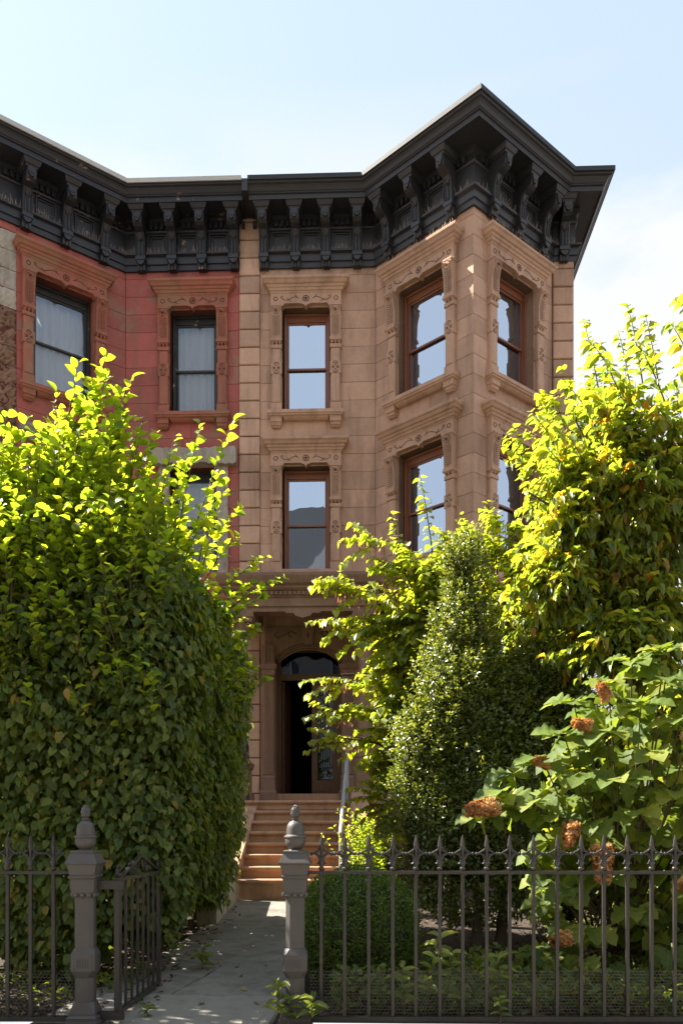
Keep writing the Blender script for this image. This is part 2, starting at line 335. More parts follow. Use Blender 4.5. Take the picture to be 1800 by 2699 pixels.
cA = jag(K0, J, 0.05, 8, 3); cB = jag((-2.12, 9.45), J, 0.04, 8, 4); cC = jag(J, (-0.66, 9.75), 0.05, 9, 5)
slab([(-2.35, 6.62), (-0.74, 6.62)] + c1[::-1], 0, M_SIDE)
slab(c1[:7] + cA[1:] + cB[:-1][::-1], 0.012)
slab(cA + cC[1:] + c1[6:][::-1][:-1], -0.008)
slab(cB + cC[1:] + c2[::-1], 0.0)
slab(c2 + [(-0.50, 14.19), (-2.03, 14.19)], 0.0)

# ---------------------------------------------------------------- brownstone houses
YF = 14.62; XP = -2.14; XBL = 0.125; XAP = 1.70; YAP = 13.24; XBR = 3.27; XE = 3.643
CH = 0.322; ZC = 11.45
MC = {}
def cached(key, fn):
    if key not in MC: MC[key] = fn()
    return MC[key]
def lay_blocks(parent, A, B, s0, s1, z0, z1, openings, mat, name='stone_block', o=0.0, joint=0.005, maxlen=1.25, c=0.003, zoff=None, t=0.02):
    nrow = 0; z = z0
    while z < z1 - 0.02:
        zt = min(z + CH, z1); segs = [(s0, s1)]; strips = []
        for (a, b, za, zb) in openings:
            if zb <= z + 0.01 or za >= zt - 0.01: continue
            ns = []
            for (p, q) in segs:
                if b <= p or a >= q: ns.append((p, q)); continue
                if a > p + 0.02: ns.append((p, a))
                if b < q - 0.02: ns.append((b, q))
            segs = ns
            if za > z + 0.03: strips.append((a, b, z, za))
            if zb < zt - 0.03: strips.append((a, b, zb, zt))
        for (p, q) in segs:
            n = max(1, math.ceil((q - p) / maxlen)); off = 0.16 * (nrow % 2) if n > 1 else 0
            cuts = [p] + [p + (q - p) * i / n + (off if i else 0) for i in range(1, n)] + [q]
            for a, b in zip(cuts[:-1], cuts[1:]): strips.append((a, b, z, zt))
        for (a, b, za, zb) in strips:
            M = wall_frame(A, B, (a + b) / 2, (za + zb) / 2, o)
            hw = (b - a) / 2 - joint / 2; hh = (zb - za) / 2 - joint / 2
            dp = random.uniform(-0.002, 0.002)
            MB().fbox(-hw, hw, dp, t, -hh, hh, c).build(name, mat, parent, M)
        z = zt; nrow += 1
def scroll_pts(x0, z0, sx, y, L):
    pts = []
    for k in range(13):                                  # stem wave
        t = k / 12; pts.append((x0 + sx * L * t, y, z0 + 0.030 * math.sin(t * 2 * math.pi)))
    ex = x0 + sx * L
    for k in range(1, 10):                               # curl
        a = -math.pi / 2 + k * 0.62; r = 0.030 * (1 - k / 13)
        pts.append((ex + sx * r * math.cos(a) * 0.9 + sx * 0.004, y, z0 + 0.03 + r * math.sin(a)))
    return pts
def make_window(house, A, B, sc, zb, zt, w, K, curtain=False, hood=True, bare=False, frame_drop=0.16):
    ht = zt - zb; M = wall_frame(A, B, sc, zb); W = w / 2 + 0.2; key = (round(w, 3), round(ht, 3), K['id'])
    T, CV, SASH, GL = K['trim'], K['carve'], K['sash'], K['glass']
    def fr():
        mb = MB(); mb.frame(-w / 2 + .02, w / 2 - .02, 0, ht - 0.02, 0.036, 0.15, 0.30)
        mb.frame(-w / 2 + .056, w / 2 - .056, 0.036, ht - .056, 0.012, 0.185, 0.30)
        mb.box(-w / 2 + .068, w / 2 - .068, 0.19, 0.30, ht - .148, ht - .068); return mb.mesh('window', SASH)
    win = obj('window', cached(('fr',) + key, fr), house, M)
    x1 = w / 2 - .069; zl, zu = 0.049, ht - 0.149; zm = zl + (zu - zl) * 0.5
    for nm, a, b, y in (('u', zm - .02, zu, .21), ('l', zl, zm + .02, .245)):
        obj('sash', cached(('sash', nm) + key, lambda: MB().frame(-x1, x1, a, b, 0.032, y, y + .035).mesh('sash', SASH)), win, M)
        obj('pane', cached(('pane', nm) + key, lambda: MB().box(-x1 + .026, x1 - .026, y + .014, y + .019, a + .026, b - .026).mesh('pane', GL)), win, M)
    def rev():
        mb = MB()
        for s in (-1, 1): mb.box(*sorted((s * w / 2, s * (w / 2 + .03))), 0.001, 0.30, 0, ht)
        mb.box(-w / 2 - .03, w / 2 + .03, 0.001, 0.30, ht + .001, ht + .03); mb.box(-w / 2, w / 2, .02, .30, -.05, -.001); return mb.mesh('reveal', T)
    obj('reveal', cached(('rev',) + key, rev), win, M)
    if curtain:
        def cu(x0, xx, z0, z1, yy):
            mb = MB(); n = 40; top = []; bot = []
            for i in range(n + 1):
                x = x0 + (xx - x0) * i / n; y = yy + 0.022 * math.sin(i * 1.15 + 0.8 * math.sin(i * 0.4)); top.append((x, y, z1)); bot.append((x, y + .01, z0))
            return mb.add(top + bot, [[i, i + 1, n + 2 + i, n + 1 + i] for i in range(n)]).mesh('curtain', M_CURT, True)
        obj('curtain', cached(('cu',) + key, lambda: cu(-w / 2, w / 2, 0.0, ht, 0.335)), win, M)
    if bare: return win
    if hood:
        def hd():
            mb = MB(); P = [(0, .0, .10), (.03, .015, .115), (.035, .03, .13), (.075, .045, .145), (.08, .06, .16), (.115, .075, .175), (.125, .10, .20), (.165, .12, .225), (.185, .14, .25), (.215, .145, .255), (.235, .135, .24)]
            z0 = ht + .2
            mb.loft([[(-(W + e), .0, z0 + z), (-(W + e), -o, z0 + z), (W + e, -o, z0 + z), (W + e, .0, z0 + z)] for z, e, o in P]); return mb.mesh('hood', T)
        obj('hood', cached(('hood',) + key, hd), win, M)
        def fz():
            a, c = ht - .03, ht + .022
            poly = [(-W, a), (-w / 2 + .01, a), (-w / 2 + .05, c), (-.085, c), (-.07, ht + .005), (-.035, ht + .005), (0, ht - .035), (.035, ht + .005), (.07, ht + .005), (.085, c), (w / 2 - .05, c), (w / 2 - .01, a), (W, a), (W, ht + .2), (-W, ht + .2)]
            return MB().pxz(poly, -.095, .02).mesh('frieze', T)
        obj('frieze', cached(('frz',) + key, fz), win, M)
        def cv():
            mb = MB(); y = -.0965; zc = ht + .105
            for s in (-1, 1):
                mb.ring((s * (W - .09), y, zc), .034, .0065, 14, 4)
                mb.tube(scroll_pts(s * .12, zc, s, y, w / 2 - .13), .0055, 4)
                mb.tube([(s * .15, y, zc + .01), (s * .17, y, zc + .05), (s * .20, y, zc + .062)], .005, 4)
                mb.tube([(s * (w / 2 - .10), y, zc + .01), (s * (w / 2 - .13), y, zc - .04), (s * (w / 2 - .17), y, zc - .05)], .005, 4)
            mb.ring((0, y, zc), .052, .007, 18, 4)
            for k in range(5):
                a = math.pi / 2 + k * 2 * math.pi / 5; mb.tube([(0, y, zc), (.047 * math.cos(a), y, zc + .047 * math.sin(a))], [.011, .003], 4)
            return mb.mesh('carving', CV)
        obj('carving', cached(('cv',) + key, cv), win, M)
    def br():
        mb = MB(); z1 = ht - .032; P = [(-.085, z1 - .56), (-.10, z1 - .5), (-.105, z1 - .3), (-.125, z1 - .2), (-.15, z1 - .12), (-.16, z1 - .06), (-.15, z1 - .03), (-.15, z1), (.02, z1), (.02, z1 - .56)]
        mb.pyz(P, -.095, .095); mb.box(-.105, .105, -.165, .02, z1 - .028, z1 - .001)
        mb.box(-.1, .1, -.115, .02, z1 - .585, z1 - .555)
        mb.box(-.105, .105, -.125, .02, z1 - .62, z1 - .59)
        for i in (-1, 0, 1): mb.loft([[(i * .062 - .03, -.115, z1 - .62), (i * .062 + .03, -.115, z1 - .62), (i * .062 + .03, .0, z1 - .62), (i * .062 - .03, .0, z1 - .62)], [(i * .062 - .008, -.075, z1 - .675), (i * .062 + .008, -.075, z1 - .675), (i * .062 + .008, .0, z1 - .675), (i * .062 - .008, .0, z1 - .675)]])
        for s in (-1, 1):
            mb.ring((s * .058, -.162, z1 - .075), .030, .010, 12, 5); mb.ring((s * .058, -.164, z1 - .075), .010, .009, 8, 4)
        mb.ring((0, -.152, z1 - .10), .05, .011, 10, 5, 'y', math.pi, 2 * math.pi)
        return mb.mesh('bracket', T)
    def brc():
        mb = MB(); z1 = ht - .032
        for i in range(10):
            z = z1 - .19 - i * .034; y = -.104 - .024 * max(0, 1 - i / 4)
            for s in (-1, 1): mb.tube([(s * .012, y - .004, z - .014), (s * .04, y - .006, z - .004), (s * .075, y - .002, z + .016)], [.003, .0045, .002], 3)
        mb.tube([(0, -.13, z1 - .17), (0, -.112, z1 - .3), (0, -.108, z1 - .52)], .003, 4)
        for a in (-.6, 0, .6): mb.tube([(0, -.158, z1 - .13), (.05 * math.sin(a), -.166, z1 - .13 + .06 * math.cos(a))], [.008, .003], 4)
        return mb.mesh('fern_carving', CV)  # dark colour paints in the shadows between the fern ribs
    def pil():
        zt2 = ht - .032 - .67
        mb = MB().fbox(-.085, .085, -.085, .02, .13, zt2 - .07, .022)
        mb.fbox(-.1, .1, -.088, .02, 0.0, .129, .008); mb.fbox(-.1, .1, -.088, .02, zt2 - .069, zt2, .008)
        zr = ht * .40; mb.fbox(-.1, .1, -.09, .02, zr - .11, zr + .11, .008); return mb.mesh('pilaster', T)
    def pilc():
        mb = MB(); zr = ht * .40
        for s in (-1, 1):
            mb.ring((0, -.091, zr + s * .058), .024, .005, 12, 4); mb.ring((0, -.091, zr + s * .058), .047, .005, 12, 4, 'y', *((math.pi * .05, math.pi * .95) if s > 0 else (math.pi * 1.05, math.pi * 1.95)))
            for q in (-.5, 0, .5): mb.tube([(s * .018, -.091, zr + q * .01), (s * .072, -.092, zr + q * .06)], [.006, .003], 4)
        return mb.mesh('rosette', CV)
    for s in (-1, 1):
        Ms = M @ Matrix.Translation((s * (w / 2 + .1), 0, 0))
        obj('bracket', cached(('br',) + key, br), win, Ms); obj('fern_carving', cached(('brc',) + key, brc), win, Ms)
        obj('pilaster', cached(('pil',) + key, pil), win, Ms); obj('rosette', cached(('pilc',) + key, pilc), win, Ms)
        def cb():
            return MB().loft([[(-a, .02, z), (-a, -o, z), (a, -o, z), (a, .02, z)] for z, a, o in ((-.30, .075, .05), (-.275, .08, .07), (-.27, .09, .085), (-.225, .09, .095), (-.22, .1, .115), (-.155, .1, .12), (-.135, .108, .135))]).mesh('corbel', T)
        obj('corbel', cached(('cb',) + key, cb), win, Ms)
    def sl_():
        mb = MB().loft([[(-(W + e), .03, z), (-(W + e), -o, z), (W + e, -o, z), (W + e, .03, z)] for z, e, o in ((-.135, .01, .12), (-.12, .03, .15), (-.095, .035, .155), (-.09, .05, .17), (-.03, .05, .17), (-.0, .03, .10))])
        mb.loft([[(-(w / 2 - .03), .03, z), (-(w / 2 - .03), -o, z), (w / 2 - .03, -o, z), (w / 2 - .03, .03, z)] for z, o in ((-.175, .07), (-.15, .11), (-.136, .118))]); return mb.mesh('sill', T)
    obj('sill', cached(('sill',) + key, sl_), win, M)
    if hood and K['spikes']:
        def sp():
            mb = MB(); x = -W - .1
            while x < W + .1:
                if random.random() < .93: mb.tube([(x, -.20, ht + .425), (x + random.uniform(-.02, .02), -.20 + random.uniform(-.05, .05), ht + .53)], [.003, .0015], 3)
                x += .028
            return mb.mesh('bird_spikes', M_SPIKE)
        obj('bird_spikes', cached(('sp',) + key, sp), win, M, 'stuff')
    return win

def bracket_mesh(mat):
    mb = MB()
    mb.pyz([(0, .10), (-.12, .10), (-.14, .16), (-.145, .30), (-.17, .40), (-.22, .475), (-.32, .50), (-.375, .53), (-.39, .57), (-.39, .67), (0, .67)], -.078, .078)
    mb.loft([[(-a, 0, z), (-a, -o, z), (a, -o, z), (a, 0, z)] for z, a, o in ((.655, .095, .40), (.68, .10, .415), (.685, .12, .43), (.735, .145, .465), (.762, .15, .475))])
    pts = [(.066 * math.cos(a), .655 + .125 * math.sin(a)) for a in np.linspace(math.pi, 2 * math.pi, 11)]
    mb.pxz(pts, -.415, -.35)
    mb.ring((0, -.41, .60), .035, .014, 8, 5, 'y', math.pi * 1.1, math.pi * 1.9)
    for s in (-1, 1):
        mb.tube([(s * .058, -.148, .16), (s * .058, -.153, .30), (s * .058, -.18, .405), (s * .058, -.23, .47)], .012, 4)
        mb.tube([(s * .062, -.21, .45), (s * .02, -.18, .38)], .011, 4)
    mb.tube([(0, -.154, .17), (0, -.158, .30), (0, -.175, .36)], .010, 4)
    mb.ring((0, -.165, .175), .012, .009, 8, 4); mb.ring((0, -.18, .375), .012, .009, 8, 4)
    mb.box(-.088, .088, -.175, 0, .095, .15)
    mb.pxz([(.07 * math.cos(a), .10 + .075 * math.sin(a)) for a in np.linspace(math.pi, 2 * math.pi, 9)], -.165, -.02)
    for i in (-1, 0, 1): mb.loft([[(i * .052 - .024, -.12, .045), (i * .052 + .024, -.12, .045), (i * .052 + .024, 0, .045), (i * .052 - .024, 0, .045)], [(i * .052 - .02, -.10, -.03), (i * .052 + .02, -.10, -.03), (i * .052 + .02, 0, -.03), (i * .052 - .02, 0, -.03)]])
    mb.v = [(x, y, z * 1.19) for x, y, z in mb.v]
    return mb.mesh('bracket', mat)
def cornice(house, segs, ptsf, ptsc, mat, cop, spikes=True):
    """ptsf: plan line of the frieze, ptsc: of the crown"""
    lo = [(-.02, ZC), (.045, ZC), (.05, ZC + .09), (.075, ZC + .10), (.075, ZC + .225), (.125, ZC + .245), (.13, ZC + .275), (.06, ZC + .29), (.03, ZC + .30), (.03, ZC + .66), (.06, ZC + .675), (.07, ZC + .70), (.045, ZC + .71), (.045, ZC + .82), (.09, ZC + .84), (.10, ZC + .915), (-.02, ZC + .915)]
    cor = sweep(MB(), ptsf, lo).build('cornice', mat, house)
    cy = [(.02, ZC + .91), (.48, ZC + .91), (.49, ZC + .885), (.505, ZC + .885), (.505, ZC + .965), (.53, ZC + .975), (.53, ZC + .99), (.545, ZC + 1.0), (.555, ZC + 1.02), (.57, ZC + 1.045), (.595, ZC + 1.07), (.625, ZC + 1.085), (.635, ZC + 1.10), (.645, ZC + 1.105), (.645, ZC + 1.14), (.02, ZC + 1.15)]
    sweep(MB(), ptsc, cy).build('crown_moulding', mat, cor)
    sweep(MB(), ptsc, [(.02, ZC + 1.151), (.65, ZC + 1.115), (.665, ZC + 1.115), (.665, ZC + 1.19), (.02, ZC + 1.215)]).build('coping', cop, cor)
    bm = cached(('bracket', mat.name), lambda: bracket_mesh(mat))
    pm = cached(('panel', mat.name), lambda: MB().frame(-.17, .17, .32, .64, .024, -.066, -.02).frame(-.13, .13, .36, .60, .018, -.05, -.02).mesh('frieze_panel', mat))
    dm = MB(); sp = MB()
    for A, B, brs in segs:
        L = math.hypot(B[0] - A[0], B[1] - A[1])
        for s in brs: obj('bracket', bm, cor, wall_frame(A, B, s, ZC, .02))
        ed = sorted(brs)
        for a, b in zip(ed[:-1], ed[1:]): obj('frieze_panel', pm, cor, wall_frame(A, B, (a + b) / 2, ZC))
        M = wall_frame(A, B, 0, ZC)
        x = 0.10
        while x < L - 0.06:
            if all(abs(x - s) > .13 for s in brs):
                v = MB().box(x - .028, x + .028, -.11, -.04, .715, .815); dm.add([tuple(M @ Vector(p)) for p in v.v], v.f)
            x += .098
        x = 0.0
        while spikes and x < L:
            if all(abs(x - s) > .09 for s in brs) and random.random() < .92:
                v = MB().tube([(x, -.11, .275), (x + random.uniform(-.03, .03), -.11 + random.uniform(-.06, .05), .275 + random.uniform(.06, .11))], [.0035, .0015], 3)
                sp.add([tuple(M @ Vector(p)) for p in v.v], v.f)
            x += .036
    dm.build('dentil_row', mat, cor, kind='stuff')
    if spikes: sp.build('bird_spikes', M_SPIKE, cor, kind='stuff')
    return cor

def shell(house, outline, x0, x1, floors, mat_room):
    """hollow body behind the front walls: sides, back, floors, roof"""
    inner = offset_pts(outline, -0.31)
    mb = MB(); mb.box(x0 + .001, x0 + .2, YF + .32, 26, 0, ZC + 1.0); mb.box(x1 - .2, x1 - .001, YF + .32, 26, 0, ZC + 1.0); mb.box(x0 + .2, x1 - .2, 25.8, 26, 0, ZC + 1.0)
    mb.box(x0 + .2, x1 - .2, 19.0, 19.1, 0, ZC + .9)
    for z in floors: mb.pxy([(max(min(p[0], x1 - .21), x0 + .21), p[1]) for p in inner] + [(x1 - .21, 25.7), (x0 + .21, 25.7)], z - .2, z)
    mb.build('inner_walls', mat_room, house)
    rp = offset_pts(outline, -0.02)
    MB().pxy(rp + [(x1, 26.05), (x0, 26.05)], ZC + 1.02, ZC + 1.09).build('roof', M_ROOF, house)
def backing(house, segs_open, mat, z0, z1, name='wall'):
    mb = MB()
    for A, B, ops in segs_open:
        L = math.hypot(B[0] - A[0], B[1] - A[1]); M = wall_frame(A, B)
        zs = sorted({z0, z1} | {o[2] for o in ops} | {o[3] for o in ops})
        for za, zb in zip(zs[:-1], zs[1:]):
            cut = sorted((o[0], o[1]) for o in ops if o[2] < (za + zb) / 2 < o[3]); x = 0.0
            for a, b in cut + [(L, L)]:
                if a > x + .01:
                    v = MB().box(x, a, .012, .30, za, zb); mb.add([tuple(M @ Vector(p)) for p in v.v], v.f)
                x = b
    return mb.build(name, mat, house)
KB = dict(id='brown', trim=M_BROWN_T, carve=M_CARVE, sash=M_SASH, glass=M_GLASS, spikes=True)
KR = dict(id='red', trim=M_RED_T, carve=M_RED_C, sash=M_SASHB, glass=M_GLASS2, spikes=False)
WF, WBY = 0.86, 1.04; Z3 = (8.88, 10.76); Z2 = (6.02, 7.90); Z1 = (2.9, 5.05)

# right-hand house
hR = thing('brownstone_house', 'tan brownstone row house with open front door, black bracketed cornice and pointed bay', 'house', ((XP + XE) / 2, YF, 0))
P0, P1, P2, P3, P4 = (XP, YF), (XBL, YF), (XAP, YAP), (XBR, YF), (XE, YF)
LB = math.hypot(XAP - XBL, YAP - YF); LB2 = math.hypot(XBR - XAP, YF - YAP)
def op(sc, z, w): return (sc - w / 2, sc + w / 2, z[0], z[1])
wxf = -1.12 - XP
DX = -1.08
opF = [op(wxf, Z3, WF), op(wxf, Z2, WF), (DX - XP - .78, DX - XP + .78, 1.5, 4.95)]
opB = [op(LB / 2, Z3, WBY), op(LB / 2, Z2, WBY), op(LB / 2, Z1, WBY)]
wallR = backing(hR, [(P0, P1, opF), (P1, P2, opB), (P2, P3, opB), (P3, P4, [])], M_JOINT, 0, ZC + .2)
lay_blocks(wallR, P0, P1, .185, XBL - XP, 1.03, ZC + .1, opF, M_BROWN)
for a, b in ((P1, P2), (P2, P3)): lay_blocks(wallR, a, b, 0, LB, 1.03, ZC + .1, opB, M_BROWN, maxlen=1.35)
def quoins(parent, xa, xb, z0, z1, mat):
    z = z0
    while z < z1 - .02:
        zt = min(z + CH, z1)
        MB().fbox(xa, xb, YF - .04 + random.uniform(-.003, .003), YF + .03, z + .009, zt - .009, .012).build('quoin', mat, parent); z = zt
quoins(wallR, XP - .185, XP + .185, 1.03, ZC + .92, M_BROWN); quoins(wallR, XBR + .012, XE, 1.03, ZC + .02, M_BROWN)
MB().box(XP - .17, XP + .17, YF - .01, YF + .31, 0, ZC + .95).box(XE - .2, XE - .012, YF - .012, YF + .31, 0, ZC + .1).build('pier_core', M_JOINT, hR)
MB().box(XP - .052, XP + .052, YF - .62, YF + .2, ZC + .96, ZC + 1.17).build('cornice_gap_dark', M_BLACK, hR)  # added black box standing in for the dark inside of the gap
for z in (Z3, Z2):
    make_window(hR, P0, P1, wxf, z[0], z[1], WF, KB)
for a, b in ((P1, P2), (P2, P3)):
    for z in (Z3, Z2, Z1): make_window(hR, a, b, LB / 2, z[0], z[1], WBY, KB)
fb = [(XP + .20, YF), P1, P2, P3, P4, (XE, 17.0)]; cb_ = [(XP + .055, YF), P1, P2, P3, (XE - .12, YF), (XE - .12, 17.0)]
bs = [LB * .5 - .67, LB * .5, LB * .5 + .67]
cornice(hR, [((XP, YF), P1, [.27, .84, 1.38, 1.94]), (P1, P2, bs), (P2, P3, bs), (P3, P4, [.185])], fb, cb_, M_BLACK, M_COPING)
shell(hR, [P0, P1, P2, P3, P4], XP, XE, (1.99, 5.5, 8.4), M_ROOM)

# left-hand house: mirror image about the party wall, red paint
mir = lambda p: (2 * XP - p[0], p[1])
Q0, Q1, Q2, Q3, Q4 = (-8.20, YF), (-7.83, YF), (-6.12, YAP), mir(P1), mir(P0); LL = math.hypot(Q3[0] - Q2[0], YF - YAP)
hL = thing('brownstone_house', 'red painted brownstone row house with black sash windows and peeling cornice', 'house', ((Q0[0] + XP) / 2, YF, 0))
wxl = (2 * XP + 1.12) - Q3[0]
opFl = [op(wxl, Z3, WF), op(wxl, Z2, WF)]
opL = [op(LL / 2, Z3, WBY), op(LL / 2, Z2, WBY)]; bsl = [LL * .5 - .67, LL * .5, LL * .5 + .67]
wallL = backing(hL, [(Q3, (XP - .18, YF), opFl), (Q2, Q3, opL), (Q1, Q2, opL), (Q0, Q1, [])], M_RED_J, 0, ZC + .2)
lay_blocks(wallL, Q3, Q4, 0, XP - .19 - Q3[0], 1.03, ZC + .1, opFl, M_RED)
lay_blocks(wallL, Q2, Q3, .30, LL, 1.03, ZC + .1, opL, M_RED, maxlen=1.35)
lay_blocks(wallL, Q1, Q2, 0, LL - .30, 1.03, ZC + .1, opL, M_RED, maxlen=1.35)
# worn corner stones of the red bay: paint at the top, bare cement below, then eroded stone
z = 1.03; r_ = random.Random(5)
while z < ZC + .1 - .02:
    zt = min(z + CH, ZC + .1); mat = M_RED if zt > 11.35 else (M_STUCCO if z > 9.75 else M_ROUGH)
    amp = 0.002 if mat is M_RED else (0.008 if mat is M_STUCCO else 0.03)
    for A, B, sa, sb in ((Q2, Q3, 0, .30), (Q1, Q2, LL - .30, LL)):
        M = wall_frame(A, B, (sa + sb) / 2, (z + zt) / 2); mb = MB(); nx, nz = 7, 7; hw, hh = .148, (zt - z) / 2 - .005
        V = []; F = []
        for j in range(nz + 1):
            for i in range(nx + 1):
                e = (0.012 if i in (0, nx) or j in (0, nz) else 0) * (1 if amp > .005 else .3)
                V.append((-hw + 2 * hw * i / nx, -0.004 + e - r_.uniform(-amp, amp) - (0.01 if amp > .02 else 0) * math.sin(i + z), -hh + 2 * hh * j / nz))
        n = nx + 1
        F += [[j * n + i, j * n + i + 1, (j + 1) * n + i + 1, (j + 1) * n + i] for j in range(nz) for i in range(nx)]
        bd = [i for i in range(n)] + [j * n + nx for j in range(1, n)] + [nx * n + i for i in range(nx - 1, -1, -1)] + [j * n for j in range(nz - 1, 0, -1)]
        k = len(V)
        for b in bd: V.append((V[b][0], .03, V[b][2]))
        F += [[bd[i], bd[(i + 1) % len(bd)], k + (i + 1) % len(bd), k + i] for i in range(len(bd))]
        mb.add(V, F).build('corner_stone', mat, wallL, M)
    z = zt
make_window(hL, Q3, Q4, wxl, Z3[0], Z3[1], WF, KR, curtain=True)
wb = make_window(hL, Q3, Q4, wxl, Z2[0], Z2[1], WF, KR, curtain=True, bare=True)
make_window(hL, Q2, Q3, LL / 2, Z3[0], Z3[1], WBY, KR, curtain=True)
make_window(hL, Q1, Q2, LL / 2, Z3[0], Z3[1], WBY, KR, curtain=True)
wb2 = make_window(hL, Q2, Q3, LL / 2, Z2[0], Z2[1], WBY, KR, curtain=True, bare=True)
make_window(hL, Q1, Q2, LL / 2, Z2[0], Z2[1], WBY, KR, curtain=True, bare=True)
def rough_bar(name, x0, x1, z0, z1, o, mat, parent, M, amp=.02, seed=1, step=.06):
    r = random.Random(seed); L = max(x1 - x0, z1 - z0); n = max(3, int(L / step)); rings = []
    for i in range(n + 1):
        t = i / n
        if x1 - x0 >= z1 - z0:
            x = x0 + (x1 - x0) * t; rings.append([(x, .02, z0), (x, -o + r.uniform(-amp, amp), z0 + r.uniform(-amp, amp)), (x, -o + r.uniform(-amp, amp), (z0 + z1) / 2), (x, -o + r.uniform(-amp, amp), z1 + r.uniform(-amp, amp)), (x, .02, z1)])
        else:
            zz = z0 + (z1 - z0) * t; rings.append([(x0, .02, zz), (x0 + r.uniform(-amp, amp), -o + r.uniform(-amp, amp), zz), ((x0 + x1) / 2, -o + r.uniform(-amp, amp), zz), (x1 + r.uniform(-amp, amp), -o + r.uniform(-amp, amp), zz), (x1, .02, zz)])
    return MB().loft(rings).build(name, mat, parent, M)
Mb = wall_frame(Q3, Q4, wxl, Z2[0]); hb = Z2[1] - Z2[0]
rough_bar('stripped_lintel', -WF / 2 - .34, WF / 2 + .36, hb + .02, hb + .30, .16, M_STUCCO, wb, Mb, .022, 3)
for s in (-1, 1): rough_bar('stripped_jamb', *sorted((s * (WF / 2 + .002), s * (WF / 2 + .2))), -.05, hb + .01, .05, M_STUCCO, wb, Mb, .014, 5 + s)
Mb2 = wall_frame(Q2, Q3, LL / 2, Z2[0]); M_WOODG = stone_mat('grey weathered board', (0.33, 0.29, 0.25), (0.25, 0.22, 0.19), (0.14, 0.12, 0.10), .5, .9, .6)
MB().box(-WBY / 2 - .25, WBY / 2 + .25, -.09, .02, hb + .02, hb + .14).box(-WBY / 2 - .25, WBY / 2 + .25, -.11, .02, hb + .145, hb + .30).build('wooden_lintel_board', M_WOODG, wb2, Mb2)
fl = [(Q0[0], 17.0), Q0, Q1, Q2, Q3, (XP - .20, YF)]; cl_ = [(Q0[0], 17.0), Q0, Q1, Q2, Q3, (XP - .055, YF)]
cornice(hL, [(Q3, Q4, [LBX for LBX in (2.265 - .27, 2.265 - .84, 2.265 - 1.38, 2.265 - 1.94)]), (Q2, Q3, bsl), (Q1, Q2, bsl), (Q0, Q1, [.185])], fl, cl_, M_BLACK2, M_COPING2)
shell(hL, [Q0, Q1, Q2, Q3, Q4], Q0[0], XP, (1.99, 5.5, 8.4), M_ROOM)
# next house of the row, out of frame to the left; made low so sun reaches the steps
h3 = thing('brownstone_house', 'plain house beyond the red house, out of view, made low to let sun reach the steps', 'house', (Q0[0] - 3, YF, 0)); Z3H = 7.6
MB().box(Q0[0] - 14, Q0[0] - .01, YF, 26, 0, Z3H + .4).build('wall', M_BROWN, h3)
sweep(MB(), [(Q0[0] - 14, YF), (Q0[0] - .75, YF)], [(.001, Z3H - .7), (.08, Z3H - .7), (.10, Z3H), (.40, Z3H + .05), (.42, Z3H + .15), (.5, Z3H + .3), (.5, Z3H + .42), (.001, Z3H + .42)]).build('cornice', M_BLACK, h3)

# ---------------------------------------------------------------- portico, door, stoop of the right-hand house
ZL = 1.82
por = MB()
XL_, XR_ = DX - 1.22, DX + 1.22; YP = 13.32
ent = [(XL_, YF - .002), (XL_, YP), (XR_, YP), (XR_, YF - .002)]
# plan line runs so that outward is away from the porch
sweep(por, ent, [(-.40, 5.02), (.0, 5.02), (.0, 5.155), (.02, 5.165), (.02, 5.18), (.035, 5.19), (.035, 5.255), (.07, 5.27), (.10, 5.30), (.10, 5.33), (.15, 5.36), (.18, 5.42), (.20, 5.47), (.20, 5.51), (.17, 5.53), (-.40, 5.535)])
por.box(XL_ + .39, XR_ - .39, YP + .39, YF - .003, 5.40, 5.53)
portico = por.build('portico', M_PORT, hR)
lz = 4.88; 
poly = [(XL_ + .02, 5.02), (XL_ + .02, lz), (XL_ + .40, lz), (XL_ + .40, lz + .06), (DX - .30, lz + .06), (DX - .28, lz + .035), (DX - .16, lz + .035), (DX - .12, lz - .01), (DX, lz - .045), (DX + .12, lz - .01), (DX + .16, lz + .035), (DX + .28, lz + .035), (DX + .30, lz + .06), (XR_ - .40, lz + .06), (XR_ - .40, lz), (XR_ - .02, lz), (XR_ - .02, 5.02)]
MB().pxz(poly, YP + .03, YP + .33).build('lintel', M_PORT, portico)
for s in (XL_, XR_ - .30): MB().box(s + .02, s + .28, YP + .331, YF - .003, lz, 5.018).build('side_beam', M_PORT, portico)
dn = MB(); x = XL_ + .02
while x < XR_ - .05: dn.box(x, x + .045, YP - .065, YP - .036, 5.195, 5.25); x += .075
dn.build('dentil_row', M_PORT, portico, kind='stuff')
CYC = YP + .17
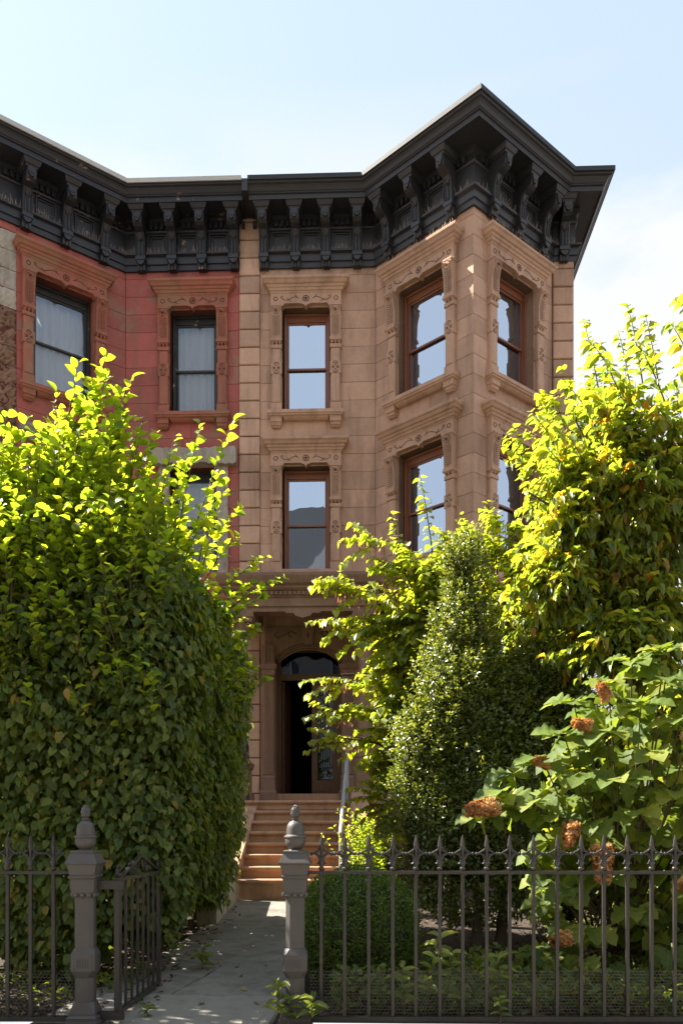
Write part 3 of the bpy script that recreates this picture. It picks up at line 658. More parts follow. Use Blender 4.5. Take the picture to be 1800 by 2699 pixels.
for cx_ in (DX - 1.03, DX + 1.03):
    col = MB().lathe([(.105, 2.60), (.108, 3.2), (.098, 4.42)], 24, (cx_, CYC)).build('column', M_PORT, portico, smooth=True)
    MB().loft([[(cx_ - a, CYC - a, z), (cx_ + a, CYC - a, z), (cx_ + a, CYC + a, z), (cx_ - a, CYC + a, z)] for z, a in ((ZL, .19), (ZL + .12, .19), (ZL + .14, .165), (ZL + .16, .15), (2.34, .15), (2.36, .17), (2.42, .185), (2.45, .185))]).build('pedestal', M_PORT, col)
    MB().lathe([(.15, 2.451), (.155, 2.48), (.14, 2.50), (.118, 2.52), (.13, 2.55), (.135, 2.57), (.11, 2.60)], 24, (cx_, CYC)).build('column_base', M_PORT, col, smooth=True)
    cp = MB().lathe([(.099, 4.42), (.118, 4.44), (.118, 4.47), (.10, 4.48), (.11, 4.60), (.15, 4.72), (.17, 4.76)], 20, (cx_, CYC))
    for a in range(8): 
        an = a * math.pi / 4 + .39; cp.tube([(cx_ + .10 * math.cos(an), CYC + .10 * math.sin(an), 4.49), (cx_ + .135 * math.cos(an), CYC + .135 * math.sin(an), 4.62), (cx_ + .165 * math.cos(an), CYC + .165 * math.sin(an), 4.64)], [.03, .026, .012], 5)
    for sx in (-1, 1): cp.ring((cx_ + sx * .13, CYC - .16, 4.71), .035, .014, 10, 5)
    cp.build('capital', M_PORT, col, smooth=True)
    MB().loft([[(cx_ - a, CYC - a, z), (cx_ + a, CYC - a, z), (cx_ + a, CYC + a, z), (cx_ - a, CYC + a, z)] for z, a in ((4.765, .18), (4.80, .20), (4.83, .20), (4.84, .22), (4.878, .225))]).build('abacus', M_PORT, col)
# door surround with segmental arch
OW = .595; zs, zc_ = 4.46, 4.70; zd = 1.99
Rr = (OW ** 2 + (zc_ - zs) ** 2) / (2 * (zc_ - zs)); arc = []
for k in range(17):
    x = -OW + 2 * OW * k / 16; arc.append((DX + x, zc_ - Rr + math.sqrt(Rr * Rr - x * x)))
so = .78
poly = [(DX - so, 1.80), (DX - OW, 1.80)] + arc + [(DX + OW, 1.80), (DX + so, 1.80), (DX + so, 5.0), (DX - so, 5.0)]
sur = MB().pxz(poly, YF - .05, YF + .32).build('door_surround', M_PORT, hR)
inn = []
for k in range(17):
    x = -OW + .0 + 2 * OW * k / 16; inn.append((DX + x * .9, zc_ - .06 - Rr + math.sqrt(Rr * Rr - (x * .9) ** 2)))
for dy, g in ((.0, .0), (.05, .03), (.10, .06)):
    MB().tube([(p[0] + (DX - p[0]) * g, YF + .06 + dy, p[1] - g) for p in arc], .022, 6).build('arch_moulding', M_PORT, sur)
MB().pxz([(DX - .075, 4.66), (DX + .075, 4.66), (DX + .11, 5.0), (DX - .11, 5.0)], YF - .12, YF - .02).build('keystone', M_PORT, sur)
cvm = MB()
for s in (-1, 1):
    cvm.tube([(DX + s * (.20 + .42 * t), YF - .053, 4.86 + .045 * math.sin(t * 6.28)) for t in np.linspace(0, 1, 14)], .007, 4)
    cvm.ring((DX + s * .30, YF - .053, 4.86), .05, .007, 14, 4, 'y', 0, 5.2); cvm.ring((DX + s * .55, YF - .053, 4.84), .05, .007, 14, 4, 'y', 1, 6)
for a in (-.5, 0, .5): cvm.tube([(DX, YF - .123, 4.78), (DX + .04 * math.sin(a), YF - .124, 4.78 + .10 * math.cos(a))], [.010, .003], 4)
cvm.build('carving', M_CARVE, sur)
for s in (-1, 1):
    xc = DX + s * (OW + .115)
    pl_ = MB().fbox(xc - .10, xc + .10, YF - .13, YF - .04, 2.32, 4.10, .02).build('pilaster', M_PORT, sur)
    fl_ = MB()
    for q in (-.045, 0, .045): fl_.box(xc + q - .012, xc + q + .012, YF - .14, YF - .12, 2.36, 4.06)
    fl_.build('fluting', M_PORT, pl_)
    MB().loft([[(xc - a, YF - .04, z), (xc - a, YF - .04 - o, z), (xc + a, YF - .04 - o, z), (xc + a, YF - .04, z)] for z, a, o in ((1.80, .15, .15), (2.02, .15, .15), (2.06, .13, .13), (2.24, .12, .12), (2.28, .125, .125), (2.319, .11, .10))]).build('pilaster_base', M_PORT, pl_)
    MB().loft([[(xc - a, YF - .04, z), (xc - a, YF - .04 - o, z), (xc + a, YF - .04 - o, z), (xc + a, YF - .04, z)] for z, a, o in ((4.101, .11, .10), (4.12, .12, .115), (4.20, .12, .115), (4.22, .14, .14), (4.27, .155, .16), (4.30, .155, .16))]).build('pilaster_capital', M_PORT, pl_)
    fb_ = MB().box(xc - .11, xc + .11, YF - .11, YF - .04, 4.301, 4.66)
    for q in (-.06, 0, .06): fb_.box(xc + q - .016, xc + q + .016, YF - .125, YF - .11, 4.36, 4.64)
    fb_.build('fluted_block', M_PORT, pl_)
# doors
yd = YF + .33
M_GLASSD = glass_mat('door glass', 0.10, (0.30, 0.32, 0.33))
df = MB(); df.box(DX - OW - .03, DX - OW + .07, yd, yd + .12, zd, zs + .25); df.box(DX + OW - .07, DX + OW + .03, yd, yd + .12, zd, zs + .25); df.box(DX - OW + .07, DX + OW - .07, yd, yd + .12, 4.10, 4.22); df.box(DX - OW + .07, DX + OW - .07, yd, yd + .12, 4.62, 4.74)
door = df.build('door', M_DOOR, hR)
MB().box(DX - OW + .071, DX + OW - .071, yd + .06, yd + .066, 4.221, 4.619).build('transom_pane', glass_mat('transom glass', 0.03, (0.25, 0.25, 0.25)), door)
xl, xr = DX + .035, DX + OW - .072
lf = MB(); lf.box(xl, xl + .105, yd + .03, yd + .08, zd + .015, 4.095).box(xr - .10, xr, yd + .03, yd + .08, zd + .015, 4.095).box(xl + .105, xr - .10, yd + .03, yd + .08, zd + .015, zd + .27).box(xl + .105, xr - .10, yd + .03, yd + .08, 4.0, 4.095)
lf.box(xl + .15, xr - .14, yd + .018, yd + .03, zd + .07, zd + .22)
lf.build('door_leaf', M_DOOR, door)
MB().box(xl + .104, xr - .099, yd + .058, yd + .064, zd + .27, 4.0).build('door_pane', M_GLASSD, door)
gr = MB(); gx0, gx1 = xl + .108, xr - .103; yg = yd + .035; gm = (gx0 + gx1) / 2
for k in range(7):
    x = gx0 + .012 + (gx1 - gx0 - .024) * k / 6; gr.tube([(x, yg, zd + .50), (x, yg, 3.50)], .0065, 4)
for z in (zd + .50, 3.50, zd + .285): gr.tube([(gx0, yg, z), (gx1, yg, z)], .008, 4)
def spiral(cx, cz, r0, a0, turns, sgn): return [(cx + sgn * r0 * (1 - t * .85) * math.cos(a0 + turns * 6.283 * t), yg, cz + r0 * (1 - t * .85) * math.sin(a0 + turns * 6.283 * t)) for t in np.linspace(0, 1, 26)]
for s in (-1, 1):
    gr.tube(spiral(gm + s * .085, 3.86, .075, -1.57, 1.6, s), .009, 4); gr.tube(spiral(gm + s * .055, 3.60, .055, 1.57, 1.5, s), .009, 4); gr.tube(spiral(gm + s * .12, 3.58, .04, 0, 1.4, -s), .008, 4)
    gr.tube([(gm + s * .085, yg, 3.785), (gm + s * .02, yg, 3.72), (gm + s * .055, yg, 3.655)], .009, 4)
    gr.tube(spiral(gm + s * .08, zd + .37, .06, 0, 1.5, s), .008, 4); gr.tube(spiral(gm + s * .05, zd + .46, .035, 3.1, 1.4, s), .007, 4)
gr.build('door_grille', M_WIRE, door)
ob = MB().box(0, .05, 0, .50, 0, 2.09); ob.build('open_door_leaf', M_DOOR, door, Matrix.Translation((DX - OW + .075, yd + .08, zd + .012)) @ Matrix.Rotation(R(-8), 4, 'Z'))
MB().box(xl + .02, xl + .05, yd + .005, yd + .028, 2.75, 3.05).build('handle_plate', M_WIRE, door)
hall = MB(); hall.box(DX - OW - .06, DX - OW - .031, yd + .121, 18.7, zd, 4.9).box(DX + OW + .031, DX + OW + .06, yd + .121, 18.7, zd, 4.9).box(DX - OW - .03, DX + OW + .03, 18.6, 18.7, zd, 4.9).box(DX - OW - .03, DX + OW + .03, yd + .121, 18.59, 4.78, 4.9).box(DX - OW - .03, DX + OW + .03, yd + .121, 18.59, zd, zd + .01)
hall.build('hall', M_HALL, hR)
# stoop
Y0 = 11.22; TR = .28; RS = .167; Z1S = .646; XS0, XS1 = -1.81, -.29
st = MB().box(-2.36, .12, Y0 + 7 * TR + .02, YF - .06, .2, ZL - .09).build('stoop', M_STEP, hR)
def step_mb(x0, x1, y0, y1, zlo, zt):
    no = .035; prof = [(y0 + .0, zlo), (y0 + .0, zt - .075), (y0 - .012, zt - .06), (y0 - no + .004, zt - .05), (y0 - no - .004, zt - .03), (y0 - no, zt - .010), (y0 - no + .012, zt), (y1, zt), (y1, zlo)]
    return MB().pyz(prof, x0, x1)
for k in range(7):
    zt = Z1S + k * RS; zlo = (GZ(11.22) - .02) if k == 0 else zt - RS - .02
    step_mb(XS0 + .002, XS1, Y0 + k * TR, Y0 + (k + 1) * TR + .03, zlo, zt).build('step', M_STEP, st)
step_mb(-2.40, .14, Y0 + 7 * TR, YF - .051, ZL - .15, ZL).build('step', M_STEP, st)
MB().box(DX - OW + .002, DX + OW - .002, YF - .16, YF + .46, ZL, zd).build('door_sill', M_STEP, hR)
rs = MB()
rs.pyz([(Y0 + .35, .2), (Y0 + .35, 1.08), (Y0 + 2.1, 2.0), (Y0 + 2.1, .2)], XS1 + .01, XS1 + .30); rs.build('stoop_side_wall', M_STEP, st)
npm = MB().cbox(XS1 + .0, XS1 + .34, 11.05, 11.39, .2, 1.42, .03).lathe([(.22, 1.42), (.20, 1.50), (.12, 1.56)], 4, (XS1 + .17, 11.22), R(45)); npm.build('newel_block', M_STEP, st)
ls = MB().pyz([(Y0 + .1, .2), (Y0 + .1, .85), (Y0 + 2.1, 1.8), (Y0 + 2.1, .2)], XS0 - .25, XS0 - .002).build('stoop_side_wall', M_STEP, st)

# ---------------------------------------------------------------- garden hardware
gw = MB().add([], [])
gw.loft([[(-1.96, y, GZ(y) - .1), (-1.735 - .035 * (y - 9.24), y, GZ(y) - .1), (-1.735 - .035 * (y - 9.24), y, .86 + .01 * (y - 9.24)), (-1.96, y, .86)] for y in (9.24, 9.9, 10.5, 11.2)])
tag(gw.build('garden_wall', M_WALLC), 'low pale cement garden wall between hedge and path, at the foot of the stoop', 'wall')
hr = thing('handrail', 'grey galvanised pipe handrail along the open side of the stoop', 'handrail', (-.38, 11.4, .6))
MB().tube([(-.38, 11.02, 1.28), (-.38, 11.1, 1.33), (-.34, 13.12, 2.62), (-.34, 13.3, 2.63)], .026, 10).build('rail', M_GALV, hr, smooth=True)
MB().tube([(-.38, 11.08, 0.38), (-.38, 11.08, 1.31)], .022, 10).build('post', M_GALV, hr, smooth=True)
MB().tube([(-.34, 13.24, ZL - .02), (-.34, 13.24, 2.60)], .022, 10).build('post', M_GALV, hr, smooth=True)
hl = thing('handrail', 'dark metal handrail end rising beside the hedge at the porch', 'handrail', (-1.98, 13.28, ZL))
MB().tube([(-1.98, 13.26, ZL - .01), (-1.98, 13.26, 2.68)], .026, 8).build('post', M_IRON, hl)
MB().tube([(-1.98, 13.26, 2.68), (-1.975, 13.2, 2.73), (-1.96, 13.0, 2.66), (-1.93, 11.3, 1.55), (-1.93, 11.28, .75)], .025, 8).build('rail', M_IRON, hl)

# iron fence, square to the camera's line of sight
FD = 5.33; fx = Vector((math.cos(YAW), math.sin(YAW), 0)); fy = Vector((-math.sin(YAW), math.cos(YAW), 0))
FM = Matrix(((fx.x, fy.x, 0, fy.x * FD), (fx.y, fy.y, 0, fy.y * FD), (0, 0, 1, 0), (0, 0, 0, 1)))   # local x along the fence, y away from the street
ZR = 1.02; ZB = .075
def fin_mesh():
    mb = MB()
    mb.lathe([(.010, 0), (.019, .012), (.019, .02), (.012, .03), (.018, .045), (.022, .06), (.014, .078), (.010, .09), (.010, .13), (.013, .15), (.017, .165), (.012, .20), (.003, .238)], 8)
    for s in (-1, 1):
        mb.tube([(s * .006, 0, .072), (s * .022, 0, .105), (s * .048, 0, .118), (s * .062, 0, .112)], [.010, .010, .009, .006], 5)
        mb.tube([(s * .006, 0, .165), (s * .02, 0, .135), (s * .045, 0, .122)], [.007, .008, .006], 5)
        mb.lathe([(.001, .100), (.011, .108), (.011, .118), (.001, .126)], 6, (s * .066, 0))
        mb.tube([(s * .012, 0, .055), (s * .03, 0, .048)], [.008, .004], 4)
    return mb.mesh('finial', M_IRON)
FIN = fin_mesh(); BAR = MB().box(-.0105, .0105, -.0105, .0105, ZB + .02, ZR + .005).mesh('bar', M_IRON); BASEB = MB().box(-.0105, .0105, -.0105, .0105, ZR + .028, ZR + .052).mesh('bar_cap', M_IRON)
def fence_run(t, x0, x1, bars):
    F0 = FM
    MB().box(x0, x1, -.016, .016, ZR + .006, ZR + .027).build('top_rail', M_IRON, t, F0)
    MB().box(x0, x1, -.022, .022, ZB - .012, ZB + .019).build('bottom_rail', M_IRON, t, F0)
    for x in bars:
        jit = random.uniform(-.004, .004)
        Mx = F0 @ Matrix.Translation((x + jit, 0, 0)) @ Matrix.Rotation(random.uniform(-.004, .004), 4, 'Y')
        b = obj('bar', BAR, t, Mx); obj('finial', FIN, b, Mx @ Matrix.Translation((0, 0, ZR + .026)))
    # wire netting, hexagonal
    mb = MB(); cw, chh = .024, .021; wv = []; z1 = .395
    def seg(a, b):
        if x0 + .02 < min(a[0], b[0]) and max(a[0], b[0]) < x1 - .01 and min(a[1], b[1]) > .06 and max(a[1], b[1]) < z1:
            wv.append((a, b))
    nx = int((x1 - x0) / cw) + 2; nz = int(z1 / chh) + 2
    for j in range(nz):
        for i in range(nx):
            cx = x0 + i * cw + (cw / 2 if j % 2 else 0); cz = .06 + j * chh
            p0 = (cx, cz + chh * .33); p1 = (cx + cw / 2, cz + chh * .67 - .0); p2 = (cx - cw / 2, cz + chh * .67)
            seg((cx, cz), p0); seg(p0, p1); seg(p0, p2)
    for a, b in wv:
        d = Vector((b[0] - a[0], 0, b[1] - a[1])).normalized(); n = Vector((-d.z, 0, d.x)) * .0017; yy = .022 + .006 * math.sin(a[0] * 9)
        A, Bq = Vector((a[0], yy, a[1])), Vector((b[0], yy, b[1])); k = Vector((0, .0024, 0))
        mb.add([tuple(p) for p in (A - n, A + n, A + k, Bq - n, Bq + n, Bq + k)], [[0, 1, 4, 3], [1, 2, 5, 4], [2, 0, 3, 5]])
    mb.build('wire_netting', M_NET, t, F0, kind='stuff')
PXR, PXL = -.302, -1.675
tR = thing('iron_fence', 'long black iron fence with spear finials and wire netting in front of the hydrangea', 'fence', tuple(FM @ Vector((.9, 0, 0))))
fence_run(tR, PXR + .07, 3.0, [-.131 + .1543 * i for i in range(20)])
tL = thing('iron_fence', 'short iron fence run with three spear finials beside the hedge', 'fence', tuple(FM @ Vector((-2.0, 0, 0))))
fence_run(tL, -2.9, PXL - .07, [-2.19 + .153 * i for i in range(-3, 3)])
def sq(mb, prof, c=0.0):
    return mb.loft([[(-a, -a, z), (a, -a, z), (a, a, z), (-a, a, z)] for z, a in prof])
def octr(a, c, z): return [(-a + c, -a, z), (a - c, -a, z), (a, -a + c, z), (a, a - c, z), (a - c, a, z), (-a + c, a, z), (-a, a - c, z), (-a, -a + c, z)]
def gate_post(px, label):
    t = thing('gate_post', label, 'gate post', tuple(FM @ Vector((px, 0, .03))), 'cast iron gate posts'); M = FM @ Matrix.Translation((px, .0, 0)) @ Matrix.Rotation(R(0), 4, 'Z')
    mb = MB(); sq(mb, [(0.0, .112), (.045, .112), (.05, .105), (.072, .108), (.078, .097), (.10, .099), (.112, .086)])
    mb.loft([octr(a, c, z) for z, a, c in ((.112, .084, .002), (.13, .083, .006), (.195, .066, .03))]); mb.build('base', M_IRONP, t, M)
    MB().loft([octr(.0605, .028, .195), octr(.0605, .028, .905)]).build('shaft', M_IRONP, t, M)
    bl = MB().loft([octr(.061, .034, .352), octr(.064, .030, .358), octr(.079, .018, .40), octr(.079, .018, .505), octr(.064, .030, .545)])
    for q in range(-2, 3): bl.box(q * .017 - .004, q * .017 + .004, -.0825, -.079, .425, .475)
    bl.build('panel_block', M_IRONP, t, M)
    cp = MB(); cp.loft([octr(a, c, z) for z, a, c in ((.888, .064, .02), (.905, .074, .012), (.925, .0765, .008))])
    sq(cp, [(.9255, .0765), (.995, .0775), (1.0, .083), (1.008, .088), (1.016, .088), (1.024, .080), (1.09, .094), (1.095, .103), (1.104, .104)])
    sq(cp, [(1.1045, .104), (1.165, .074), (1.17, .078), (1.178, .078), (1.183, .070)])
    for k in range(4):
        for q in (-1, 0, 1):
            v = MB().lathe([(.004, .872), (.017, .888), (.018, .905)], 8, (q * .042, -.068)); RM = Matrix.Rotation(k * math.pi / 2, 4, 'Z'); cp.add([tuple(RM @ Vector(p)) for p in v.v], v.f)
    cp.build('cap', M_IRONP, t, M)
    u = MB().lathe([(.045, 1.183), (.04, 1.19), (.044, 1.197), (.06, 1.215), (.067, 1.24), (.066, 1.26), (.074, 1.268), (.072, 1.276), (.058, 1.285), (.057, 1.325), (.052, 1.35), (.038, 1.368), (.022, 1.375), (.018, 1.38), (.024, 1.386), (.024, 1.392)], 20)
    u.build('urn', M_IRONP, t, M, smooth=True)
    pc = MB().lathe([(.014, 1.392), (.026, 1.405), (.029, 1.425), (.026, 1.45), (.016, 1.47), (.003, 1.482)], 12)
    for j in range(6):
        for k in range(9):
            a = (k + .5 * (j % 2)) * 2 * math.pi / 9; z = 1.402 + j * .0125; r = [.026, .0285, .0285, .026, .022, .016][j]
            pc.add([(r * .9 * math.cos(a - .3), r * .9 * math.sin(a - .3), z), (r * .9 * math.cos(a + .3), r * .9 * math.sin(a + .3), z), ((r + .006) * math.cos(a), (r + .006) * math.sin(a), z + .009), (r * .8 * math.cos(a), r * .8 * math.sin(a), z + .016)], [[0, 1, 2], [0, 2, 3], [1, 3, 2]])
    pc.build('pine_cone_finial', M_IRONP, t, M)
    return t
gate_post(PXL, 'grey cast iron gate post with pine cone top, hinge side of the open gate'); gate_post(PXR, 'grey cast iron gate post with pine cone top, between path and right fence')
# open gate, swung inwards
gt = thing('iron_gate', 'black iron garden gate swung open towards the hedge', 'gate', tuple(FM @ Vector((-1.48, .1, .08))))
GM = FM @ Matrix.Translation((-1.475, .02, 0)) @ Matrix.Rotation(R(89.0), 4, 'Z')      # local x along the gate
GL_ = 1.16
MB().box(-.012, .052, -.017, .017, .075, 1.00).build('hinge_stile', M_IRON, gt, GM)
MB().box(GL_ - .05, GL_, -.012, .012, .10, 1.0).build('lock_stile', M_IRON, gt, GM)
MB().box(.053, GL_ - .051, -.018, .018, .975, .999).build('top_rail', M_IRON, gt, GM)
MB().box(.053, GL_ - .051, -.018, .018, .095, .122).build('bottom_rail', M_IRON, gt, GM)
for k in range(6): 
    x = .053 + (GL_ - .104) * (k + 1) / 7; MB().box(x - .010, x + .010, -.0075, .0075, .123, .974).build('bar', M_IRON, gt, GM)
for z in (.955, .10): MB().box(PXL + .06, -1.475 + .05, -.012, .012, z - .028, z + .028).build('hinge_arm', M_IRON, gt, FM)
cr = MB()
for s in (0, 1):
    X = lambda x: x if s == 0 else GL_ - x
    cr.pxz([(X(.05), 1.0), (X(.085), 1.0), (X(GL_ / 2 + .01), 1.125), (X(GL_ / 2 - .02), 1.135)], -.014, .014)
    cr.tube([(X(.03) + .045 * math.cos(a) * (1 - t * .5), 0, 1.045 + .045 * math.sin(a) * (1 - t * .5)) for t, a in ((i / 14, -1.57 - i * .6 * (1 if s == 0 else -1)) for i in range(15))], .010, 5)
    cr.tube([(X(.30) + .05 * math.cos(a) * (1 - t * .7), 0, 1.05 + .045 * math.sin(a) * (1 - t * .7)) for t, a in ((i / 18, -1.57 + i * .55 * (1 if s == 0 else -1)) for i in range(19))], .009, 5)
    cr.tube([(X(.46) + .05 * math.cos(a) * (1 - t * .7), 0, 1.05 + .045 * math.sin(a) * (1 - t * .7)) for t, a in ((i / 18, 1.57 - i * .55 * (1 if s == 0 else -1)) for i in range(19))], .009, 5)
cr.build('scroll_cresting', M_IRON, gt, GM)

# house across the street (mirrored in the upper windows)
ho = thing('house', 'gabled house with white trim across the street, mirrored in the window glass', 'house', (-1.5, -14, 0))
M_OPP = paint_mat('cream clapboard', (0.20, 0.185, 0.165), (0.16, 0.15, 0.135), .7); M_WTRIM = paint_mat('grey trim', (0.30, 0.29, 0.27), (0.24, 0.235, 0.22), .6)
M_SLATE = paint_mat('slate roof', (0.045, 0.042, 0.04), (0.065, 0.06, 0.056), .7)
MB().box(-14, 12, -24, -14, 0, 13.3).build('wall', M_OPP, ho)
for x0, x1, hh, lab in ((-60, -14.4, 13.5, 'long dark brick row on the far side of the street, towards the left end'), (12.4, 60, 12.5, 'long dark brick row on the far side of the street, towards the right end')):
    rw = thing('row_of_houses', lab, 'building', ((x0 + x1) / 2, -14, 0)); MB().box(x0, x1, -24, -14, 0, hh).build('wall', M_ROUGH, rw); MB().box(x0, x1, -14.3, -13.7, hh - .8, hh + .01).build('cornice', M_BLACK, rw)
rfm = MB().pxz([(-14.4, 13.3), (12.4, 13.3), (11, 17.0), (7, 17.9), (3, 17.4), (0, 17.9), (-2.5, 19.0), (-5, 18.6), (-9, 17.8), (-13, 17.2)], -24.4, -14.3).build('roof', M_SLATE, ho)
for gx in (-8.5, -2.2, 4.2):
    g = MB().pxz([(gx - 1.6, 13.35), (gx + 1.6, 13.35), (gx + 1.6, 14.6), (gx, 16.9), (gx - 1.6, 14.6)], -14.9, -13.9).build('gable', M_OPP, ho)
    for q in (-.6, .6): MB().frame(gx + q - .45, gx + q + .45, 13.45, 15.0, .11, -13.95, -13.8).build('window_frame', M_WTRIM, g)
for i in range(7):
    for z in (1.5, 5.0, 8.6): MB().frame(-12.5 + i * 3.5, -11.1 + i * 3.5, z, z + 2.2, .13, -14.08, -13.9).build('window_frame', M_WTRIM, ho)
MB().box(-14.3, 12.3, -14.2, -13.9, 12.8, 13.29).build('eaves_board', M_WTRIM, ho)
# ---------------------------------------------------------------- foliage helpers
def norm(a): return a / np.maximum(np.linalg.norm(a, axis=-1, keepdims=True), 1e-9)
def tmpl(along, half, up, fold=0.10):
    """leaf of two halves hinged on the midrib: along = stations, half = half width at each (ends are points)"""
    V = [(along[0], 0, up[0])]; F = []
    k = len(along)
    mid = [0]; L = [0]; Rr_ = [0]
    for i in range(1, k):
        if i == k - 1:
            V.append((along[i], 0, up[i])); mid.append(len(V) - 1); L.append(len(V) - 1); Rr_.append(len(V) - 1)
        else:
            V.append((along[i], 0, up[i])); mid.append(len(V) - 1)
            V.append((along[i], half[i], up[i] + fold * half[i])); L.append(len(V) - 1)
            V.append((along[i], -half[i], up[i] + fold * half[i])); Rr_.append(len(V) - 1)
    for i in range(k - 1):
        for S, sg in ((L, 1), (Rr_, -1)):
            a, b, c, d = mid[i], mid[i + 1], S[i + 1], S[i]
            if a == d: t = [(a, b, c)]
            elif b == c: t = [(a, b, d)]
            else: t = [(a, b, c), (a, c, d)]
            F += t if sg > 0 else [x[::-1] for x in t]
    return np.array(V, float), np.array(F, int)
T_BROAD = tmpl([0, .30, .70, 1.0], [0, .5, .40, 0], [0, .03, .0, -.10], .35)
T_HEART = tmpl([0, .12, .45, 1.0], [0, .46, .46, 0], [0, .02, .02, -.12], .30)
T_LANCE = tmpl([0, .30, .68, 1.0], [0, .5, .40, 0], [0, .02, -.02, -.14], .45)
T_TINY = tmpl([0, .5, 1.0], [0, .5, 0], [0, .02, -.04], .3)
T_NICE = tmpl([0, .10, .28, .5, .72, .9, 1.0], [0, .26, .46, .5, .38, .16, 0], [0, .02, .03, .02, -.02, -.08, -.13], .30)
T_NICEH = tmpl([0, .04, .2, .42, .66, .86, 1.0], [0, .30, .50, .47, .30, .12, 0], [0, .02, .03, .02, -.02, -.08, -.14], .28)
T_NICEL = tmpl([0, .10, .3, .52, .75, .9, 1.0], [0, .28, .48, .5, .36, .16, 0], [0, .02, .02, .0, -.04, -.09, -.14], .45)
T_OAK = tmpl([0, .04, .10, .16, .21, .26, .31, .36, .42, .48, .53, .58, .64, .70, .76, .83, .91, 1.0], [0, .10, .17, .31, .42, .44, .36, .28, .43, .53, .52, .41, .29, .34, .34, .27, .15, 0], [0, .01, .02, .04, .05, .05, .03, .02, .04, .04, .02, .0, -.03, -.04, -.06, -.10, -.15, -.20], .20)
class Leaves:
    def __init__(s): s.P = []; s.D = []; s.N = []; s.L = []; s.W = []
    def add(s, P, D, N, L, W):
        P = np.atleast_2d(P); n = len(P)
        s.P.append(P); s.D.append(np.atleast_2d(D)); s.N.append(np.atleast_2d(N))
        s.L.append(np.broadcast_to(L, (n,)).astype(float)); s.W.append(np.broadcast_to(W, (n,)).astype(float))
    def arr(s): return [np.concatenate(x) for x in (s.P, s.D, s.N, s.L, s.W)]
    def mesh(s, name, mat, T, tint=None):
        P, D, N, L, W_ = s.arr(); TV, TF = T; n = len(P); k = len(TV)
        D = norm(D); S = norm(np.cross(N, D)); U = np.cross(D, S)
        V = P[:, None] + TV[None, :, 0, None] * (L[:, None, None] * D[:, None]) + TV[None, :, 1, None] * (W_[:, None, None] * S[:, None]) + TV[None, :, 2, None] * (L[:, None, None] * U[:, None])
        V = V.reshape(-1, 3); F = (TF[None] + (np.arange(n) * k)[:, None, None]).reshape(-1, 3)
        me = bpy.data.meshes.new(name); me.vertices.add(len(V)); me.vertices.foreach_set('co', V.ravel().astype(np.float32))
        me.loops.add(F.size); me.loops.foreach_set('vertex_index', F.ravel().astype(np.int32))
        me.polygons.add(len(F)); me.polygons.foreach_set('loop_start', np.arange(0, F.size, 3, dtype=np.int32))
        me.polygons.foreach_set('use_smooth', np.ones(len(F), bool)); me.update(); me.validate()
        t = rng.random(n) if tint is None else np.clip(tint, 0, 1)
        at = me.attributes.new('tint', 'FLOAT', 'POINT'); at.data.foreach_set('value', np.repeat(t, k).astype(np.float32))
        me.materials.append(mat); return me
def leaf_mesh_single(name, T, mat):
    TV, TF = T; me = bpy.data.meshes.new(name); me.from_pydata(TV.tolist(), [], TF.tolist()); me.update()
    me.polygons.foreach_set('use_smooth', [True] * len(me.polygons)); me.materials.append(mat); return me
def leaf_objects(lv, me, parent, name='leaf'):
    P, D, N, L, W_ = lv.arr(); D = norm(D); S = norm(np.cross(N, D)); U = np.cross(D, S)
    for i in range(len(P)):
        d, s, u = D[i] * L[i], S[i] * W_[i], U[i] * L[i]
        M = Matrix(((d[0], s[0], u[0], P[i][0]), (d[1], s[1], u[1], P[i][1]), (d[2], s[2], u[2], P[i][2]), (0, 0, 0, 1)))
        obj(name, me, parent, M)
UP = np.array([0, 0, 1.0])
def bez(a, c, b, n): 
    t = np.linspace(0, 1, n)[:, None]; return (1 - t) ** 2 * a + 2 * t * (1 - t) * c + t * t * b
def spray(lv, tw, p0, p1, bend, n, L, W_, mode, t0=.3, r0=.008, keep=0, lk=None):
    """a twig from p0 to p1 with alternate leaves; the last `keep` leaves go to lk"""
    p0 = np.array(p0, float); p1 = np.array(p1, float); mid = (p0 + p1) / 2 + np.array(bend)
    pts = bez(p0, mid, p1, 9)
    if tw is not None: tw.tube([tuple(p) for p in pts], list(np.linspace(r0, .0018, 9)), 4, False)
    tt = t0 + (1 - t0) * (np.arange(n) + rng.random(n) * .5) / max(n - .5, 1); tt = np.clip(tt, 0, 1)
    idx = tt * 8; i0 = np.clip(idx.astype(int), 0, 7); fr = (idx - i0)[:, None]
    P = pts[i0] * (1 - fr) + pts[i0 + 1] * fr; A = norm(pts[i0 + 1] - pts[i0])
    sd = norm(np.cross(A, UP) + 1e-6); sg = np.where(np.arange(n) % 2 == 0, 1, -1)[:, None]
    rd = rng.normal(0, 1, (n, 3))
    if mode == 'heart':   D = A * .45 + sd * sg * .55 - UP * .55 + rd * .22; N = UP * .7 + sd * sg * .45 + A * .35 + rd * .40
    elif mode == 'lance': D = A * .55 + sd * sg * .45 - UP * .50 + rd * .40; N = UP * .5 + A * .5 + sd * sg * .5 + rd * .45
    else:
        q = rng.random(n) * 6.28; out = np.stack([np.cos(q), np.sin(q), np.zeros(n)], 1)
        D = out * .75 + A * .50 + rd * .2; N = A * .55 + UP * .25 - out * .25 + rd * .40
    N = N + np.array(SUN_DIR) * .45 + np.array([0, -.15, 0]); ll = L * rng.uniform(.5, 1.2, n); P = P + D * .012
    sel = np.arange(n) < n - keep
    lv.add(P[sel], D[sel], N[sel], ll[sel], ll[sel] * W_)
    if keep and lk is not None: lk.add(P[~sel], D[~sel], N[~sel], ll[~sel], ll[~sel] * W_)
